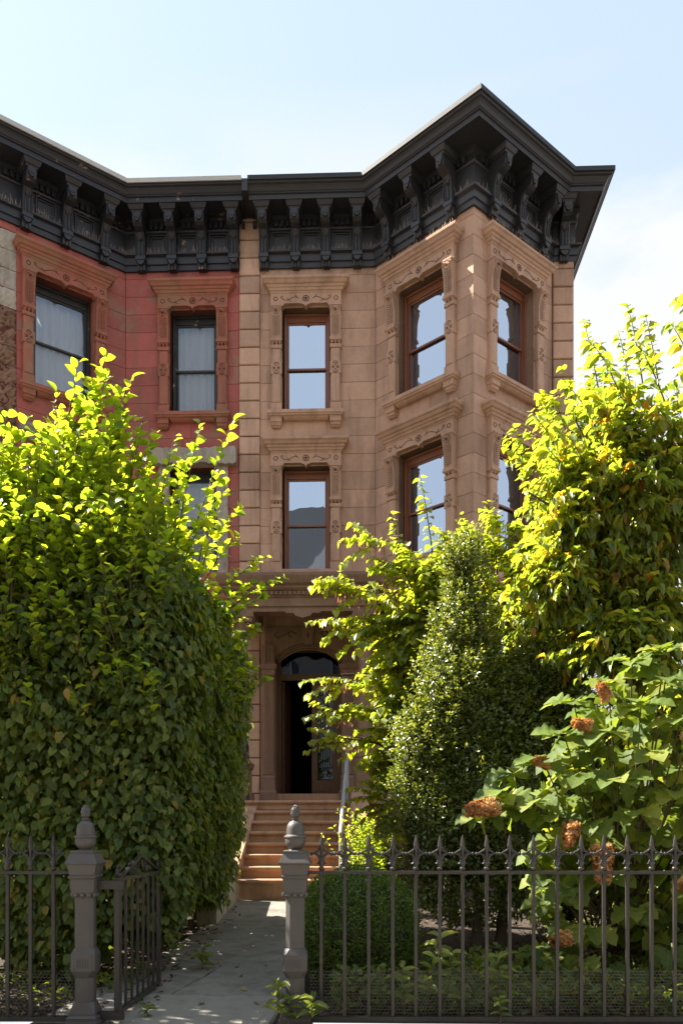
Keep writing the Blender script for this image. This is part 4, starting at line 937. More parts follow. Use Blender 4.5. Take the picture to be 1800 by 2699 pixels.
def lump(P, f=1.0, seed=0.0):
    x, y, z = P[:, 0] * f + seed, P[:, 1] * f + seed * 1.7, P[:, 2] * f - seed
    return (np.sin(2.1 * x + 1.3 * z) * np.sin(1.7 * y - .9 * z + 1) + .6 * np.sin(4.3 * x - 2.2 * y + 3.1 * z) + .4 * np.sin(7.7 * z + 5.1 * x + 3.3 * y)) / 2.0

# ---------------------------------------------------------------- hedge by the path
hg = thing('hedge', 'tall clipped green hedge with sunlit yellow green shoots on top, beside the path', 'hedge', (-2.6, 8.2, .25))
HX0, HX1, HY0, HY1, RC = -3.5, -1.52, 6.42, 9.95, .35
def hedge_pt(t):
    """t in 0..1 runs front (left to right), round the near corner, then along the path side"""
    l1 = (HX1 - RC) - HX0; l2 = RC * math.pi / 2; l3 = HY1 - HY0 - RC; d = t * (l1 + l2 + l3)
    x = np.where(d < l1, HX0 + d, 0.0); y = np.where(d < l1, HY0, 0.0); nx = np.zeros_like(d); ny = np.where(d < l1, -1.0, 0.0)
    a = np.clip((d - l1) / l2, 0, 1) * math.pi / 2; m = (d >= l1) & (d < l1 + l2)
    x = np.where(m, HX1 - RC + RC * np.sin(a), x); y = np.where(m, HY0 + RC - RC * np.cos(a), y); nx = np.where(m, np.sin(a), nx); ny = np.where(m, -np.cos(a), ny)
    m = d >= l1 + l2; x = np.where(m, HX1, x); y = np.where(m, HY0 + RC + d - l1 - l2, y); nx = np.where(m, 1.0, nx); ny = np.where(m, 0.0, ny)
    return np.stack([x, y], 1), np.stack([nx, ny], 1)
def htop(x, y): return 3.35 + .12 * (y - 6.4) + .12 * np.sin(3 * x + y)
lv = Leaves()
def hedge_layer(n, d0, d1, L, Wf, zlo=.0):
    p2, n2 = hedge_pt(rng.random(n)); zb = .20 + .28 * np.clip((p2[:, 0] + 2.5) / .7, 0, 1) + .09 * (p2[:, 1] - 6.4) + .14 * np.sin(p2[:, 0] * 5 + p2[:, 1] * 3.7)
    u = rng.random(n) ** .95; zt = htop(p2[:, 0], p2[:, 1]); z = zb + (zt - zb) * u
    P = np.stack([p2[:, 0], p2[:, 1], z], 1); O = np.stack([n2[:, 0], n2[:, 1], np.zeros(n)], 1)
    taper = .14 * np.clip(.45 - u, 0, 1) ** 2 * 4 + .25 * np.clip(u - .86, 0, 1)
    off = .13 * lump(P, 1.3) + .05 * lump(P, 3.7, 2.2) - rng.uniform(d0, d1, n) - taper
    P = P + O * off[:, None]; rd = rng.normal(0, 1, (n, 3)); tg = np.cross(O, UP)
    D = -UP * .75 + O * .38 + tg * rng.normal(0, .5, (n, 1)) + rd * .2; N = O * .9 + UP * .45 + rd * .42
    ll = L * rng.uniform(.4, 1.3, n); lv.add(P, D, N, ll, ll * Wf); return P
hedge_layer(21000, -.07, .16, .085, .66); hedge_layer(5000, .16, .42, .13, .7); hedge_layer(1800, .35, .7, .20, .75)
n = 5000; P = np.stack([rng.uniform(HX0, HX1, n), rng.uniform(HY0, HY1, n), np.zeros(n)], 1); P[:, 2] = htop(P[:, 0], P[:, 1]) + rng.uniform(-.3, .1, n)
lv.add(P, rng.normal(0, 1, (n, 3)) + [0, 0, .2], rng.normal(0, .5, (n, 3)) + UP, .1, .07)
n = 2500; P = np.stack([rng.uniform(HX0, HX1 - .2, n), np.full(n, HY1) + rng.uniform(-.3, .05, n), rng.uniform(.9, 3.8, n)], 1)
lv.add(P, rng.normal(0, .6, (n, 3)) - UP, rng.normal(0, .5, (n, 3)) + [0, 1, 0], .11, .08)
n = 2600; P = np.stack([rng.uniform(HX0, HX1 - .25, n), rng.uniform(HY0 + .3, HY1 - .1, n), rng.uniform(.55, 3.3, n)], 1)
lv.add(P, rng.normal(0, 1, (n, 3)) - UP * .4, rng.normal(0, 1, (n, 3)) + [-.5, 0, .5], rng.uniform(.12, .22, n), .12)
n = 2600; P = np.stack([np.full(n, HX0) + rng.uniform(-.1, .2, n), rng.uniform(HY0, HY1, n), rng.uniform(.35, 3.4, n)], 1)
lv.add(P, rng.normal(0, .5, (n, 3)) - UP, rng.normal(0, .4, (n, 3)) + [-1, 0, .3], rng.uniform(.07, .12, n), .07)
obj('crown', lv.mesh('hedge_crown', M_HEDGE, T_BROAD, rng.random(sum(len(p) for p in lv.P)) ** 1.3), hg, kind='stuff')
sv, sk, tw = Leaves(), Leaves(), MB()
HT = [(-2.96, 6.56, 4.74), (-2.86, 6.71, 4.76), (-2.71, 6.71, 4.67), (-2.39, 6.64, 5.19), (-2.6, 6.71, 4.98), (-2.2, 6.71, 5.28), (-2.33, 6.71, 5.01), (-1.98, 6.71, 5.08), (-2.07, 6.71, 4.97), (-1.79, 6.71, 4.57), (-1.61, 6.71, 4.6), (-1.87, 6.71, 4.75), (-1.48, 7.11, 4.89), (-1.19, 7.11, 4.92), (-1.55, 7.11, 4.72), (-1.4, 7.51, 4.62), (-1.32, 7.51, 4.54), (-1.26, 7.9, 4.45), (-1.28, 7.9, 4.18), (-1.0, 7.9, 3.98), (-0.83, 7.9, 3.79), (-1.04, 7.9, 3.6), (-1.09, 7.9, 3.3), (-1.0, 8.29, 2.87), (-1.16, 8.29, 3.0), (-1.17, 7.9, 3.73), (-2.97, 6.71, 4.62), (-2.8, 6.71, 4.47), (-2.53, 6.71, 4.76), (-1.63, 7.11, 4.57), (-1.4, 7.11, 4.1), (-1.79, 7.11, 4.45)]
for q in HT:
    side = q[0] > -1.42 and q[2] < 4.5
    p0 = (max(-3.2, min(-1.75, q[0] - .35)), q[1] + .25, q[2] - .55 if side else max(3.2, q[2] - 1.4))
    spray(sv, tw, p0, q, (0.0, -.05, .12 if side else .05), 30, .105, .74, 'shoot', .15, .009, 9, sk)
    for k in range(2 if q[0] < -1.75 else 0):
        m = np.array(p0) * .5 + np.array(q) * .5; e = np.array(q) + [random.uniform(-.22, .22), random.uniform(-.1, .15), -random.uniform(.12, .45)]
        spray(sv, tw, m, e, (0, 0, .04), 16, .10, .74, 'shoot', .1, .006)
def crown_h(x, y):
    h = np.interp(x, [-4.4, -3.1, -2.75, -2.35, -2.05, -1.85, -1.6, -1.5], [4.5, 4.55, 4.7, 5.0, 4.8, 4.45, 3.95, 3.75]); return h - max(0, y - 7.6) * .16
for i in range(430):
    x = random.uniform(-3.5, -1.66); y = 6.45 + 3.3 * random.random() ** 1.7; zt = crown_h(x, y) * random.uniform(.80, .98)
    spray(sv, tw if i % 2 == 0 else None, (x - random.uniform(-.1, .15), y + random.uniform(-.1, .15), 3.1), (x + random.uniform(-.12, .12), y + random.uniform(-.12, .1), max(zt, 3.5)), (0, 0, 0), int(14 + (zt - 3.1) * 15), .098, .74, 'shoot', .12, .008)
for i in range(45):   # side shoots over the path, high on the hedge
    y = random.uniform(6.6, 9.8); z = random.uniform(2.7, 3.6)
    spray(sv, tw if i % 2 else None, (-1.75, y, z - .3), (-1.58 + random.uniform(.0, .30), y + random.uniform(-.2, .2), z + random.uniform(-.1, .25)), (0, 0, .05), 11, .085, .72, 'shoot', .3)
for i in range(170):   # front shoots
    x = random.uniform(-3.4, -1.62); z = 3.75 - 1.5 * random.random() ** 1.6
    spray(sv, tw if i % 2 else None, (x, 6.6, z - .35), (x + random.uniform(-.15, .15), 6.30 + random.uniform(-.18, .08), z + random.uniform(0, .3)), (0, -.05, 0), 10, .088, .72, 'shoot', .3)
obj('shoots', sv.mesh('hedge_shoots', M_SHOOT, T_BROAD), hg, kind='stuff')
tw.build('twigs', M_TWIG, hg, kind='stuff')
leaf_objects(sk, leaf_mesh_single('leaf', T_NICE, M_SHOOT_O), hg)
for x, y in ((-1.95, 7.3), (-2.05, 8.6), (-2.5, 6.95), (-3.1, 7.0), (-2.1, 9.9)):
    b = GZ(y) - .06; MB().tube([(x, y, b), (x + .02, y, b + .25), (x - .03, y + .03, b + .8), (x, y, 2.2)], [.075, .055, .045, .03], 9).build('trunk', M_BARK, hg, smooth=True)
yl = Leaves(); yl.add([[-2.36, 6.30, 2.43]], [[.15, -.2, -1]], [[.1, -1, .3]], .10, .055); leaf_objects(yl, leaf_mesh_single('leaf', T_NICE, M_YELLOW_O), hg)

# ---------------------------------------------------------------- tree with heart shaped leaves
rb = thing('redbud_tree', 'leafy tree with heart shaped yellow green leaves and brown pods reaching over the stoop', 'tree', (.85, 9.3, .3))
lv, lk, tw, pods = Leaves(), Leaves(), MB(), Leaves()
RT = [(-0.32, 8.93, 4.51), (0.26, 8.93, 4.79), (0.57, 8.93, 5.19), (-0.63, 8.93, 4.01), (-0.68, 8.93, 3.61), (-0.27, 8.93, 3.65), (-0.36, 8.93, 3.51), (-0.72, 8.93, 2.96), (-0.68, 8.93, 2.58), (-0.63, 8.93, 2.31), (0.02, 8.93, 3.17), (0.07, 8.93, 2.74), (-0.12, 8.93, 2.03), (0.12, 8.93, 1.83), (0.78, 8.93, 4.64), (1.02, 8.93, 4.78), (1.3, 8.93, 4.92), (0.02, 8.93, 4.22), (0.45, 8.93, 4.27), (-0.51, 8.93, 3.94), (0.26, 8.93, 3.65), (0.16, 8.93, 2.22), (0.45, 8.93, 3.27), (0.4, 8.93, 2.79), (2.38, 9.09, 6.97), (2.19, 9.09, 6.33), (1.9, 9.09, 6.19), (1.61, 9.09, 5.8), (1.66, 9.09, 5.51), (2.86, 9.09, 7.13), (3.05, 9.09, 7.03), (2.57, 9.09, 6.7), (2.76, 9.09, 6.84)]
def add_pods(a, b, n):
    t = rng.random((n, 1)); P = np.array(a) * (1 - t) + np.array(b) * t + rng.normal(0, .03, (n, 3)); l = rng.uniform(.06, .095, n)
    pods.add(P, rng.normal(0, .25, (n, 3)) - UP, rng.normal(0, 1, (n, 3)), l, .016)
for i, q in enumerate(RT):
    high = q[0] > 1.5
    up = q[2] > 4.6 and not high
    p0 = (q[0] + (.15 if up else (.75 if not high else .25)), q[1] + .25, q[2] - (.75 if up or high else .02))
    spray(lv, tw, p0, q, (0, -.05, .04 if up or high else .14), 30 if not up else 24, .098, .92, 'heart', .10, .009, 9, lk)
    if not high and not up:
        for k in range(2):
            m = np.array(p0) * .55 + np.array(q) * .45; spray(lv, tw, m, np.array(q) + [random.uniform(-.05, .35), random.uniform(-.35, .1), random.uniform(-.30, .18)], (0, 0, .06), 18, .095, .92, 'heart', .1, .006)
        if i % 2 == 0 or q[0] < -.3: add_pods(np.array(p0) * .7 + np.array(q) * .3, np.array(p0) * .25 + np.array(q) * .75, 34)
ell = [((.55, 9.25, 3.75), (.80, .6, .9), 120), ((.35, 9.25, 2.55), (.70, .55, .95), 110), ((2.35, 9.4, 5.3), (.85, .6, 1.4), 110), ((1.45, 9.3, 4.2), (1.0, .5, .75), 100), ((.25, 9.2, 1.75), (.45, .4, .6), 34), ((1.55, 8.65, 3.65), (.5, .3, .65), 60)]
for c, r, n in ell:
    for k in range(n):
        d = norm(rng.normal(0, 1, 3)); d[1] = -abs(d[1]) if rng.random() < .75 else d[1]; p1 = np.array(c) + d * np.array(r) * rng.uniform(.75, 1.05); p0 = np.array(c) + d * np.array(r) * .25 + [.1, 0, -.1]
        spray(lv, tw if k % 3 == 0 else None, p0, p1, (0, 0, .1), 24, .096, .92, 'heart', .12, .008)
for a, b in (((.9, 8.95, 4.2), (1.05, 8.9, 3.7)), ((1.2, 9.0, 3.9), (1.3, 8.9, 3.5)), ((.15, 8.85, 4.05), (.35, 8.85, 3.75))): add_pods(a, b, 45)
obj('crown', lv.mesh('redbud_crown', M_REDB, T_HEART), rb, kind='stuff'); tw.build('twigs', M_TWIG, rb, kind='stuff')
obj('seed_pods', pods.mesh('pods', M_POD, T_TINY), rb, kind='stuff'); leaf_objects(lk, leaf_mesh_single('leaf', T_NICEH, M_REDB_O), rb)
tk = MB().tube([(.95, 9.5, .25), (.97, 9.5, .9), (1.05, 9.45, 1.8), (1.3, 9.45, 3.0), (1.7, 9.45, 4.4), (2.2, 9.4, 5.6), (2.55, 9.3, 6.5)], [.10, .085, .075, .06, .045, .03, .015], 9)
tk.build('trunk', M_BARK, rb, smooth=True)
for q in ([(1.05, 9.45, 1.8), (.75, 9.35, 2.6), (.3, 9.2, 3.1), (-.3, 9.0, 3.05)], [(1.15, 9.45, 2.4), (.8, 9.3, 3.5), (.4, 9.1, 4.2), (.1, 8.95, 4.3)], [(1.3, 9.45, 3.0), (1.15, 9.3, 3.9), (1.0, 9.05, 4.5)], [(1.0, 9.45, 1.4), (.6, 9.3, 2.0), (.1, 9.1, 2.3), (-.35, 8.95, 2.35)]):
    MB().tube(q, list(np.linspace(.03, .006, len(q))), 7).build('branch', M_BARK, rb, smooth=True)

# ---------------------------------------------------------------- tree with long leaves, upper right
ch = thing('cherry_tree', 'broad tree with long drooping leaves, some turning orange, above the hydrangea', 'tree', (2.75, 7.9, .2))
lv, lk, tw = Leaves(), Leaves(), MB()
CT = [(1.50, 7.58, 5.10), (1.62, 7.58, 4.81), (1.75, 7.58, 4.97), (1.82, 7.58, 5.37), (2.02, 7.58, 5.77), (2.42, 7.58, 5.76), (2.74, 7.58, 5.92), (2.86, 7.58, 6.15), (2.86, 7.58, 5.55), (2.62, 7.58, 5.16), (2.54, 7.58, 4.56), (2.02, 7.58, 4.56), (1.70, 7.58, 4.37), (2.82, 7.58, 4.35), (2.22, 7.58, 3.96), (2.62, 7.58, 3.55), (1.82, 7.58, 3.76), (1.52, 7.58, 3.97), (2.86, 7.58, 3.15), (2.22, 7.58, 3.15)]
for q in CT: spray(lv, tw, (q[0] + .45, 7.95, q[2] - .35), (q[0], q[1] - .1, q[2]), (0, 0, .15), 24, .145, .40, 'lance', .15, .009, 14, lk)
for c, r, n in (((2.45, 7.95, 4.5), (.95, .5, 1.3), 260), ((1.98, 7.95, 4.1), (.52, .45, .8), 110), ((2.5, 7.9, 3.25), (.85, .45, .85), 150), ((3.4, 8.0, 4.4), (.8, .6, 1.7), 90), ((1.75, 8.3, 3.4), (.5, .3, .6), 60), ((2.9, 7.9, 2.2), (.7, .4, .7), 60), ((2.35, 7.6, 2.95), (.75, .3, .45), 90), ((1.75, 7.75, 3.6), (.4, .3, .45), 55)):
    for k in range(n):
        d = norm(rng.normal(0, 1, 3)); d[1] = -abs(d[1]) if rng.random() < .7 else d[1]; p1 = np.array(c) + d * np.array(r) * rng.uniform(.6, 1.05); p0 = np.array(c) + d * np.array(r) * .2 + [.1, 0, 0]
        spray(lv, tw if k % 3 == 0 else None, p0, p1, (0, 0, .12), 17, .135, .40, 'lance', .12, .008)
obj('crown', lv.mesh('cherry_crown', M_CHER, T_LANCE), ch, kind='stuff'); tw.build('twigs', M_TWIG, ch, kind='stuff'); leaf_objects(lk, leaf_mesh_single('leaf', T_NICEL, M_CHER_O), ch)
MB().tube([(2.9, 8.1, .15), (2.88, 8.1, 1.2), (2.8, 8.05, 2.4), (2.75, 8.0, 3.5), (2.7, 8.0, 4.6), (2.7, 7.95, 5.2)], [.09, .075, .065, .05, .03, .010], 9).build('trunk', M_BARK, ch, smooth=True)
for q in ([(2.8, 8.05, 2.9), (2.4, 7.9, 3.8), (1.9, 7.8, 4.3), (1.5, 7.7, 4.5)], [(2.75, 8.0, 3.6), (2.3, 7.85, 4.6), (1.95, 7.75, 5.2)]):
    MB().tube(q, list(np.linspace(.035, .008, len(q))), 7).build('branch', M_BARK, ch, smooth=True)

# ---------------------------------------------------------------- boxwoods
def ell_leaves(lv, c, r, n, L, Wf, amp, f, seed, zmin=-9, depth=.12):
    d = norm(rng.normal(0, 1, (n, 3))); keep = (d[:, 1] < .45); d = d[keep]
    P = np.array(c) + d * np.array(r); o = norm(d / np.array(r)); n = len(P)
    lm = lump(P, f, seed); P = P + o * (amp * lm - depth * rng.random(n) ** 2)[:, None]
    k = P[:, 2] > zmin; P, o = P[k], o[k]; n = len(P)
    rd = rng.normal(0, 1, (n, 3)); ll = L * rng.uniform(.6, 1.25, n)
    lv.add(P, o * .7 + UP * .35 + rd * .6, o * .6 + UP * .3 + rd * .6, ll, ll * Wf)
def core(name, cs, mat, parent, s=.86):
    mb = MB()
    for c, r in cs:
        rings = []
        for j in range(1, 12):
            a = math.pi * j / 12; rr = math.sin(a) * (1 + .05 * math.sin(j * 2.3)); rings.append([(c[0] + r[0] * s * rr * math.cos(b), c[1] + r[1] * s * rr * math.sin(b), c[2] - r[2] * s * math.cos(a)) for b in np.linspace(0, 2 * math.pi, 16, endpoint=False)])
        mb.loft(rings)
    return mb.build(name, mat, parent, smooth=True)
M_CORE = leaf_mat('painted shade core', [(0, (0.018, 0.03, 0.010)), (1, (0.03, 0.045, 0.014))], trans=0.0, rough=.9, per_obj=True)  # solid near-black body; shade between the leaves is put into its colour
bx = thing('boxwood_shrub', 'tall dark irregular boxwood with small glossy leaves rising behind the fence', 'shrub', (1.1, 8.1, .2))
BE = [((.98, 8.15, 1.55), (.62, .5, 1.25)), ((.94, 8.05, 3.15), (.25, .26, .82)), ((1.70, 8.2, 1.95), (.52, .42, 1.25)), ((.60, 8.0, 1.35), (.36, .36, .85)), ((1.30, 8.1, 2.45), (.26, .3, .5)), ((.78, 8.05, 2.35), (.30, .3, .55)), ((1.02, 7.95, 2.5), (.28, .28, .55)), ((1.45, 7.9, 1.2), (.4, .35, .75)), ((1.95, 8.05, 2.5), (.22, .25, .45)), ((.90, 8.05, 2.75), (.38, .36, .62)), ((.92, 8.0, 3.85), (.13, .14, .26)), ((1.42, 8.15, 2.5), (.42, .38, .6)), ((1.72, 8.1, 2.85), (.33, .3, .45)), ((.52, 8.0, 2.0), (.26, .3, .55))]
lv = Leaves()
for i, (c, r) in enumerate(BE): ell_leaves(lv, c, r, int(13000 * (r[0] * r[2] + .10)), .048, .58, .18, 3.6, i * 1.3, .35, .24)
obj('crown', lv.mesh('boxwood_crown', M_BOXW, T_TINY, rng.random(sum(len(p) for p in lv.P)) ** 1.5), bx, kind='stuff'); core('dark_core', BE, M_CORE, bx, .66)
tw = MB(); sp_ = Leaves()
for c, r in BE:                                                     # loose sprigs that break the outline
    for k in range(int(170 * r[2])):
        d = norm(rng.normal(0, 1, 3)); d[1] = -abs(d[1]); d[2] = abs(d[2]) * .9 - .1; p0 = np.array(c) + d * np.array(r) * .9
        spray(sp_, tw if k % 3 == 0 else None, p0, p0 + d * random.uniform(.06, .20) + UP * random.uniform(.02, .20), (0, 0, 0), 14, .046, .58, 'shoot', .1, .004)
obj('sprigs', sp_.mesh('boxwood_sprigs', M_BOXW, T_TINY), bx, kind='stuff')
for p in ([(1.05, 8.0, .15), (1.08, 8.0, .6), (1.0, 8.1, 1.2)], [(1.3, 8.1, .15), (1.35, 8.1, .7), (1.5, 8.15, 1.3)]): MB().tube(p, [.06, .05, .03], 8).build('trunk', M_BARK, bx, smooth=True)
ba = thing('box_ball', 'low rounded clipped box bush beside the path behind the fence', 'bush', (-.07, 6.5, .05))
BB = [((-.09, 6.52, .52), (.49, .44, .51))]
lv = Leaves(); ell_leaves(lv, *BB[0], 15000, .030, .5, .035, 4.0, .7, .04, .07)
obj('crown', lv.mesh('ball_crown', M_BALL, T_TINY), ba, kind='stuff'); core('dark_core', BB, M_CORE, ba, .9)
sp_ = Leaves()
for k in range(420):
    d = norm(rng.normal(0, 1, 3)); d[1] = -abs(d[1]); p0 = np.array(BB[0][0]) + d * np.array(BB[0][1]) * .97
    if p0[2] > .1: spray(sp_, None, p0, p0 + d * .035 + UP * .03, (0, 0, 0), 8, .028, .5, 'shoot', .1)
obj('sprigs', sp_.mesh('ball_sprigs', M_BALL, T_TINY), ba, kind='stuff')

# ---------------------------------------------------------------- oak leaf hydrangea
hy = thing('hydrangea_bush', 'oak leaved hydrangea with large lobed leaves and rusty flower heads behind the fence', 'bush', (2.0, 6.75, .15))
lk, tw = Leaves(), []
nodes_ = [(.92, 6.35, 1.46), (1.08, 6.3, 1.62), (1.15, 6.5, 1.78), (1.3, 6.25, 1.55), (1.45, 6.25, 1.42), (1.35, 6.35, 1.85), (1.5, 6.3, 2.05), (1.62, 6.2, 1.75), (1.6, 6.4, 2.3), (1.8, 6.2, 2.05), (1.85, 6.35, 2.45), (2.05, 6.2, 2.25), (2.05, 6.4, 2.62), (2.25, 6.25, 2.45), (2.3, 6.4, 2.7), (1.85, 6.1, 1.7), (2.1, 6.1, 1.9), (2.3, 6.1, 2.1), (2.0, 6.1, 1.45), (2.25, 6.1, 1.6), (1.7, 6.2, 1.4), (2.5, 6.2, 2.3), (2.5, 6.15, 1.8), (2.45, 6.1, 1.4), (2.7, 6.3, 2.5), (2.75, 6.2, 2.0), (2.75, 6.2, 1.5), (1.2, 6.45, 1.5), (1.75, 6.45, 1.95), (2.15, 6.4, 1.3),
          (1.55, 6.25, .62), (1.55, 6.25, .9), (1.75, 6.3, .6), (1.62, 6.15, .38), (2.05, 6.3, .75), (2.25, 6.2, .45), (2.4, 6.2, .95), (2.6, 6.2, .6), (1.9, 6.4, 1.0), (2.8, 6.3, .9), (2.0, 6.2, .3)]
base_ = np.array([2.05, 6.95, .15])
for i, q in enumerate(nodes_):
    q = np.array(q); k = 7 if q[2] > 1.2 else 5; a0 = random.random() * 6.28
    out = norm(q - np.array([2.1, 7.2, 1.2])); 
    for j in range(k):
        a = a0 + j * 6.283 / k + random.uniform(-.3, .3); h = np.array([math.cos(a), math.sin(a), 0])
        D = h * .85 + out * .5 + np.array([-.15, -.2, random.uniform(-.75, -.1)]); N = UP * .8 + out * .30 + np.array([-.25, -.35, 0]) + rng.normal(0, .22, 3)
        l = random.uniform(.165, .25) * (1 if q[2] > 1.2 else .95); lk.add([q + D * .03], [D], [N], l, l * .82)
    tw.append([tuple(base_ + rng.normal(0, .12, 3) * [1, 1, 0]), tuple((base_ + q) / 2 + [.1, .1, .15]), tuple(q)])
leaf_objects(lk, leaf_mesh_single('leaf', T_OAK, M_HYD_O), hy)
bk = Leaves()
for i in range(150):
    x = random.uniform(1.4, 3.3); zz = random.uniform(.25, 1.0) if i % 3 == 0 else random.uniform(.9, min(2.65, .9 + (x - .7) * 1.25)); q = np.array([x, random.uniform(6.45, 7.0), zz]); a0 = random.random() * 6.28
    for j in range(6):
        a = a0 + j * 1.047; D = np.array([math.cos(a), math.sin(a) - .2, random.uniform(-.8, -.05)]); l = random.uniform(.16, .25); bk.add([q], [D], [UP + rng.normal(0, .35, 3) + [-.1, -.4, 0]], l, l * .82)
obj('inner_leaves', bk.mesh('inner_leaves', M_HYD, T_OAK), hy, kind='stuff')
for p in tw: MB().tube([tuple(v) for v in bez(np.array(p[0]), np.array(p[1]), np.array(p[2]), 7)], list(np.linspace(.013, .005, 7)), 6).build('stem', M_TWIG, hy)
FL = [((0.97, 6.17, 1.50), (-1, -.2, -.15), .24), ((1.50, 6.05, 1.36), (-.3, -.3, -1), .17), ((1.71, 6.02, 1.20), (.0, -.1, -1), .26), ((1.78, 6.12, 2.30), (-.5, -.3, .7), .12), ((1.66, 6.16, 2.10), (-.9, -.3, .1), .13), ((1.37, 6.22, 1.82), (-.9, -.2, .2), .12), ((2.35, 6.05, 2.62), (.3, -.4, .4), .22), ((2.33, 6.0, 2.02), (.2, -.5, -.5), .20), ((1.47, 6.05, .52), (-.6, -.4, -.1), .15), ((2.30, 6.05, .95), (.3, -.3, -.5), .15)]
for c, ax, L in FL:
    ax = norm(np.array(ax, float)); m = int(230 * L / .2); t = rng.random(m); q = rng.random(m) * 6.28
    a = norm(np.cross(ax, UP + .01)); b = np.cross(ax, a); rad = (.060 * (L / .24) * (1 - t * .55) + .012) * np.sqrt(rng.uniform(.3, 1.5, m))
    o = np.cos(q)[:, None] * a + np.sin(q)[:, None] * b; P = np.array(c) + ax * (t * L)[:, None] + o * rad[:, None]
    fl = Leaves(); 
    for k in range(4):
        rd = rng.normal(0, 1, (m, 3)); fl.add(P, rd - o * (rd * o).sum(1, keepdims=True) * .7, o + rng.normal(0, .3, (m, 3)), rng.uniform(.018, .034, m), .024)
    ti = np.tile(rng.random(m) * .55 + .45 * (1 - t), 4); obj('flower_head', fl.mesh('flower_head', M_FLOR, T_TINY, ti), hy)

ev = thing('evergreen_shrub', 'dark evergreen mass at the back of the garden behind the hydrangea', 'shrub', (3.0, 9.2, .3))
EV = [((2.7, 9.2, 1.5), (.8, .5, 1.4)), ((3.7, 9.2, 1.7), (.9, .5, 1.6)), ((4.9, 9.4, 1.6), (.9, .5, 1.5)), ((2.05, 8.7, 1.1), (.5, .4, .9)), ((2.9, 8.0, .8), (.5, .35, .7))]
lv = Leaves()
for i, (c, r) in enumerate(EV): ell_leaves(lv, c, r, int(4200 * (r[0] * r[2] + .1)), .07, .5, .14, 2.6, i * 2.1, .25, .25)
obj('crown', lv.mesh('evergreen_crown', M_HEDGE, T_TINY), ev, kind='stuff'); core('dark_core', EV, M_CORE, ev, .84)
# ---------------------------------------------------------------- small bright shrub by the stoop, weeds, litter
ss = thing('leafy_shrub', 'small bright green shrub at the foot of the stoop newel', 'shrub', (.05, 10.3, .3))
lv, tw, lk = Leaves(), MB(), Leaves()
for k in range(95):
    p1 = np.array([.05 + random.gauss(0, .22), 10.25 + random.gauss(0, .15), random.uniform(.75, 1.62)]); p0 = np.array([.08, 10.35, .35])
    p1[0] += (.9 - p1[2]) * .15
    spray(lv, tw if k % 2 else None, p0 * .45 + p1 * .55, p1, (0, 0, .02), 15, .060, .42, 'shoot', .1, .005)
obj('crown', lv.mesh('azalea_crown', M_SHOOT, T_LANCE), ss, kind='stuff'); 
for k in range(6): MB().tube([(.08 + .02 * k - .05, 10.35, .25), (.05 + .08 * (k - 2.5), 10.3, .8)], [.012, .006], 5).build('stem', M_TWIG, ss)
gc = Leaves(); n = 5200
P = np.stack([rng.uniform(-.25, 3.2, n), 5.62 + 1.3 * rng.random(n) ** 1.3, np.zeros(n)], 1); hgt = .10 + .16 * (lump(P, 1.9, 2.0) + .6).clip(0, 1.2)
P[:, 2] = np.array([GZ(y) for y in P[:, 1]]) + hgt * rng.random(n); gc.add(P, rng.normal(0, .7, (n, 3)) + [0, -.3, .2], UP + rng.normal(0, .5, (n, 3)) + [0, -.4, 0], rng.uniform(.035, .075, n), .04)
n = 1500; P = np.stack([rng.uniform(-4.2, -1.75, n), 5.7 + 1.1 * rng.random(n), np.zeros(n)], 1); k = lump(P, 2.3, 1.0) > .1; P = P[k]; n = len(P); P[:, 2] = [GZ(y) + .12 * rng.random() for y in P[:, 1]]
gc.add(P, rng.normal(0, .7, (n, 3)) + [0, -.3, .2], UP + rng.normal(0, .5, (n, 3)), rng.uniform(.035, .07, n), .035)
tag(obj('ground_cover', gc.mesh('ground_cover', M_HEDGE, T_BROAD), kind='stuff'), 'low dark green ground cover leaves behind the fence netting', 'ground cover')
stt = thing('street_tree', 'small tree standing just left of the view, dappling the gate and path', 'tree', (-5.4, 4.6, 0))
lv = Leaves(); n = 3800; d = norm(rng.normal(0, 1, (n, 3))); P = np.array([-4.75, 6.0, 3.6]) + d * np.array([1.1, 1.3, 1.3]) * (rng.random((n, 1)) ** .4); k = (lump(P, 1.5, .3) > -.45) & (P[:, 0] < -3.6); P = P[k]; n = len(P)
lv.add(P, rng.normal(0, 1, (n, 3)) - UP * .4, UP + rng.normal(0, .5, (n, 3)), rng.uniform(.09, .15, n), .09)
obj('crown', lv.mesh('street_crown', M_SHOOT, T_BROAD), stt, kind='stuff'); MB().tube([(-5.4, 4.6, -.05), (-5.35, 4.65, 2.0), (-5.0, 5.4, 2.8), (-4.8, 5.8, 4.2)], [.16, .13, .10, .03], 10).build('trunk', M_BARK, stt, smooth=True)
wl = leaf_mesh_single('leaf', T_NICEL, M_WEED_O)
def weed(loc, h, n, l, lab, lean=(0, 0)):
    t = thing('weed_plant', lab, 'weed', loc, 'weeds at the fence'); top = np.array(loc) + [lean[0], lean[1], h]
    MB().tube([tuple(loc), tuple((np.array(loc) + top) / 2 + [.01, 0, 0]), tuple(top)], [.005, .004, .002], 5).build('stem', M_TWIG, t)
    lk = Leaves()
    for i in range(n):
        u = .25 + .75 * (i + 1) / n; p = np.array(loc) * (1 - u) + top * u; a = i * 2.4 + random.random(); o = np.array([math.cos(a), math.sin(a), 0])
        D = o * .9 + UP * random.uniform(-.1, .6); lk.add([p], [D], [UP + o * -.3 + rng.normal(0, .25, 3)], l * random.uniform(.85, 1.4), l * .36)
    leaf_objects(lk, wl, t)
weed((-.60, 5.24, .03), .30, 13, .10, 'leafy weed leaning on the path side of the gate post', (.02, 0))
weed((-.50, 5.22, .03), .20, 10, .09, 'low leafy weed at the foot of the gate post, path side')
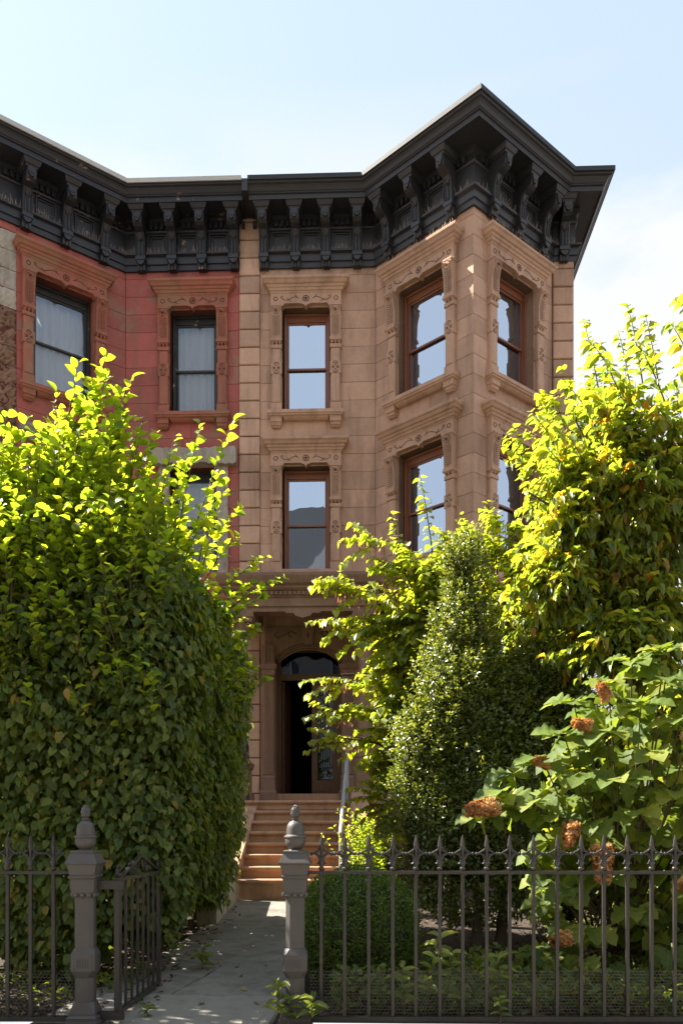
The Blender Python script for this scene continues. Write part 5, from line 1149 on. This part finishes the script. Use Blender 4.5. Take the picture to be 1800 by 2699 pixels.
weed((-.38, 5.20, .06), .16, 13, .10, 'star shaped weed in front of the base of the gate post', (.02, -.03))
weed((.36, 5.40, .05), .56, 15, .11, 'tallest weed climbing between the fence bars', (.10, -.02))
weed((.24, 5.40, .05), .36, 13, .10, 'weed with hanging leaves at the second gap left of the tallest weed', (-.02, -.03))
weed((.50, 5.48, .05), .46, 15, .10, 'pale weed just beside the tallest one, behind the netting', (.06, 0))
weed((.86, 5.44, .05), .44, 16, .11, 'pale star shaped weed growing above the netting in mid fence')
weed((.85, 5.30, .05), .17, 8, .08, 'small weed poking through the netting below the pale star shaped one')
weed((-1.42, 6.9, .10), .20, 9, .11, 'green seedling on the soil beyond the gate')
weed((-1.50, 5.45, .02), .10, 9, .06, 'tiny weed on the paving under the gate hinge')
fm = leaf_mesh_single('leaf', T_NICE, M_YELLOW_O)
spots = [(-1.38, 6.86, 'curled orange leaf on the path nearest the gate end'), (-1.05, 6.62, 'yellow leaf on the middle of the cracked slab'), (-.88, 7.05, 'folded yellow leaf beside the crack end'), (-.76, 7.06, 'small yellow brown leaf on the slab near its right edge'), (-1.12, 7.0, 'small yellow leaf above the forked crack'), (-.86, 9.1, 'yellow leaf on the far joint of the path'), (-1.33, 7.2, 'pale yellow leaf by the soil edge of the path'), (-.98, 6.2, 'brown leaf by the jagged front crack'), (-.66, 6.3, 'brown leaf near the post side of the path'), (-1.2, 5.75, 'dark scrap of leaf on the front slab'), (-.82, 5.8, 'dark leaf scrap on the front slab near the weeds')]
for x, y, lab in spots:
    l = random.uniform(.045, .07); D = rng.normal(0, 1, 3) * [1, 1, .15]; lkk = Leaves(); lkk.add([[x, y, GZ(y) + .02]], [D], [UP + rng.normal(0, .25, 3)], l, l * .55)
    P, D, N, L, W_ = lkk.arr(); D = norm(D); S = norm(np.cross(N, D)); U = np.cross(D, S); d, s, u = D[0] * L[0], S[0] * W_[0], U[0] * L[0]
    tag(obj('fallen_leaf', fm, None, Matrix(((d[0], s[0], u[0], P[0][0]), (d[1], s[1], u[1], P[0][1]), (d[2], s[2], u[2], P[0][2]), (0, 0, 0, 1)))), lab, 'leaf', 'fallen leaves on the path')
lt = Leaves()
for x0, x1, y0, y1, n in ((-4.5, -1.55, 5.6, 11, 4200), (-.35, 4.5, 5.6, 11, 4200)):
    P = np.stack([rng.uniform(x0, x1, n), y0 + (y1 - y0) * rng.random(n) ** 1.5, np.zeros(n)], 1); P[:, 2] = [GZ(y) + .004 for y in P[:, 1]]
    P[:, 2] += rng.uniform(-.02, .015, n); lt.add(P, rng.normal(0, 1, (n, 3)) * [1, 1, .25], UP + rng.normal(0, .35, (n, 3)), rng.uniform(.03, .07, n), .028)
o = obj('leaf_litter', lt.mesh('litter', M_LITTER, T_TINY), kind='stuff'); tag(o, 'dry brown leaf litter strewn over the garden soil', 'litter')
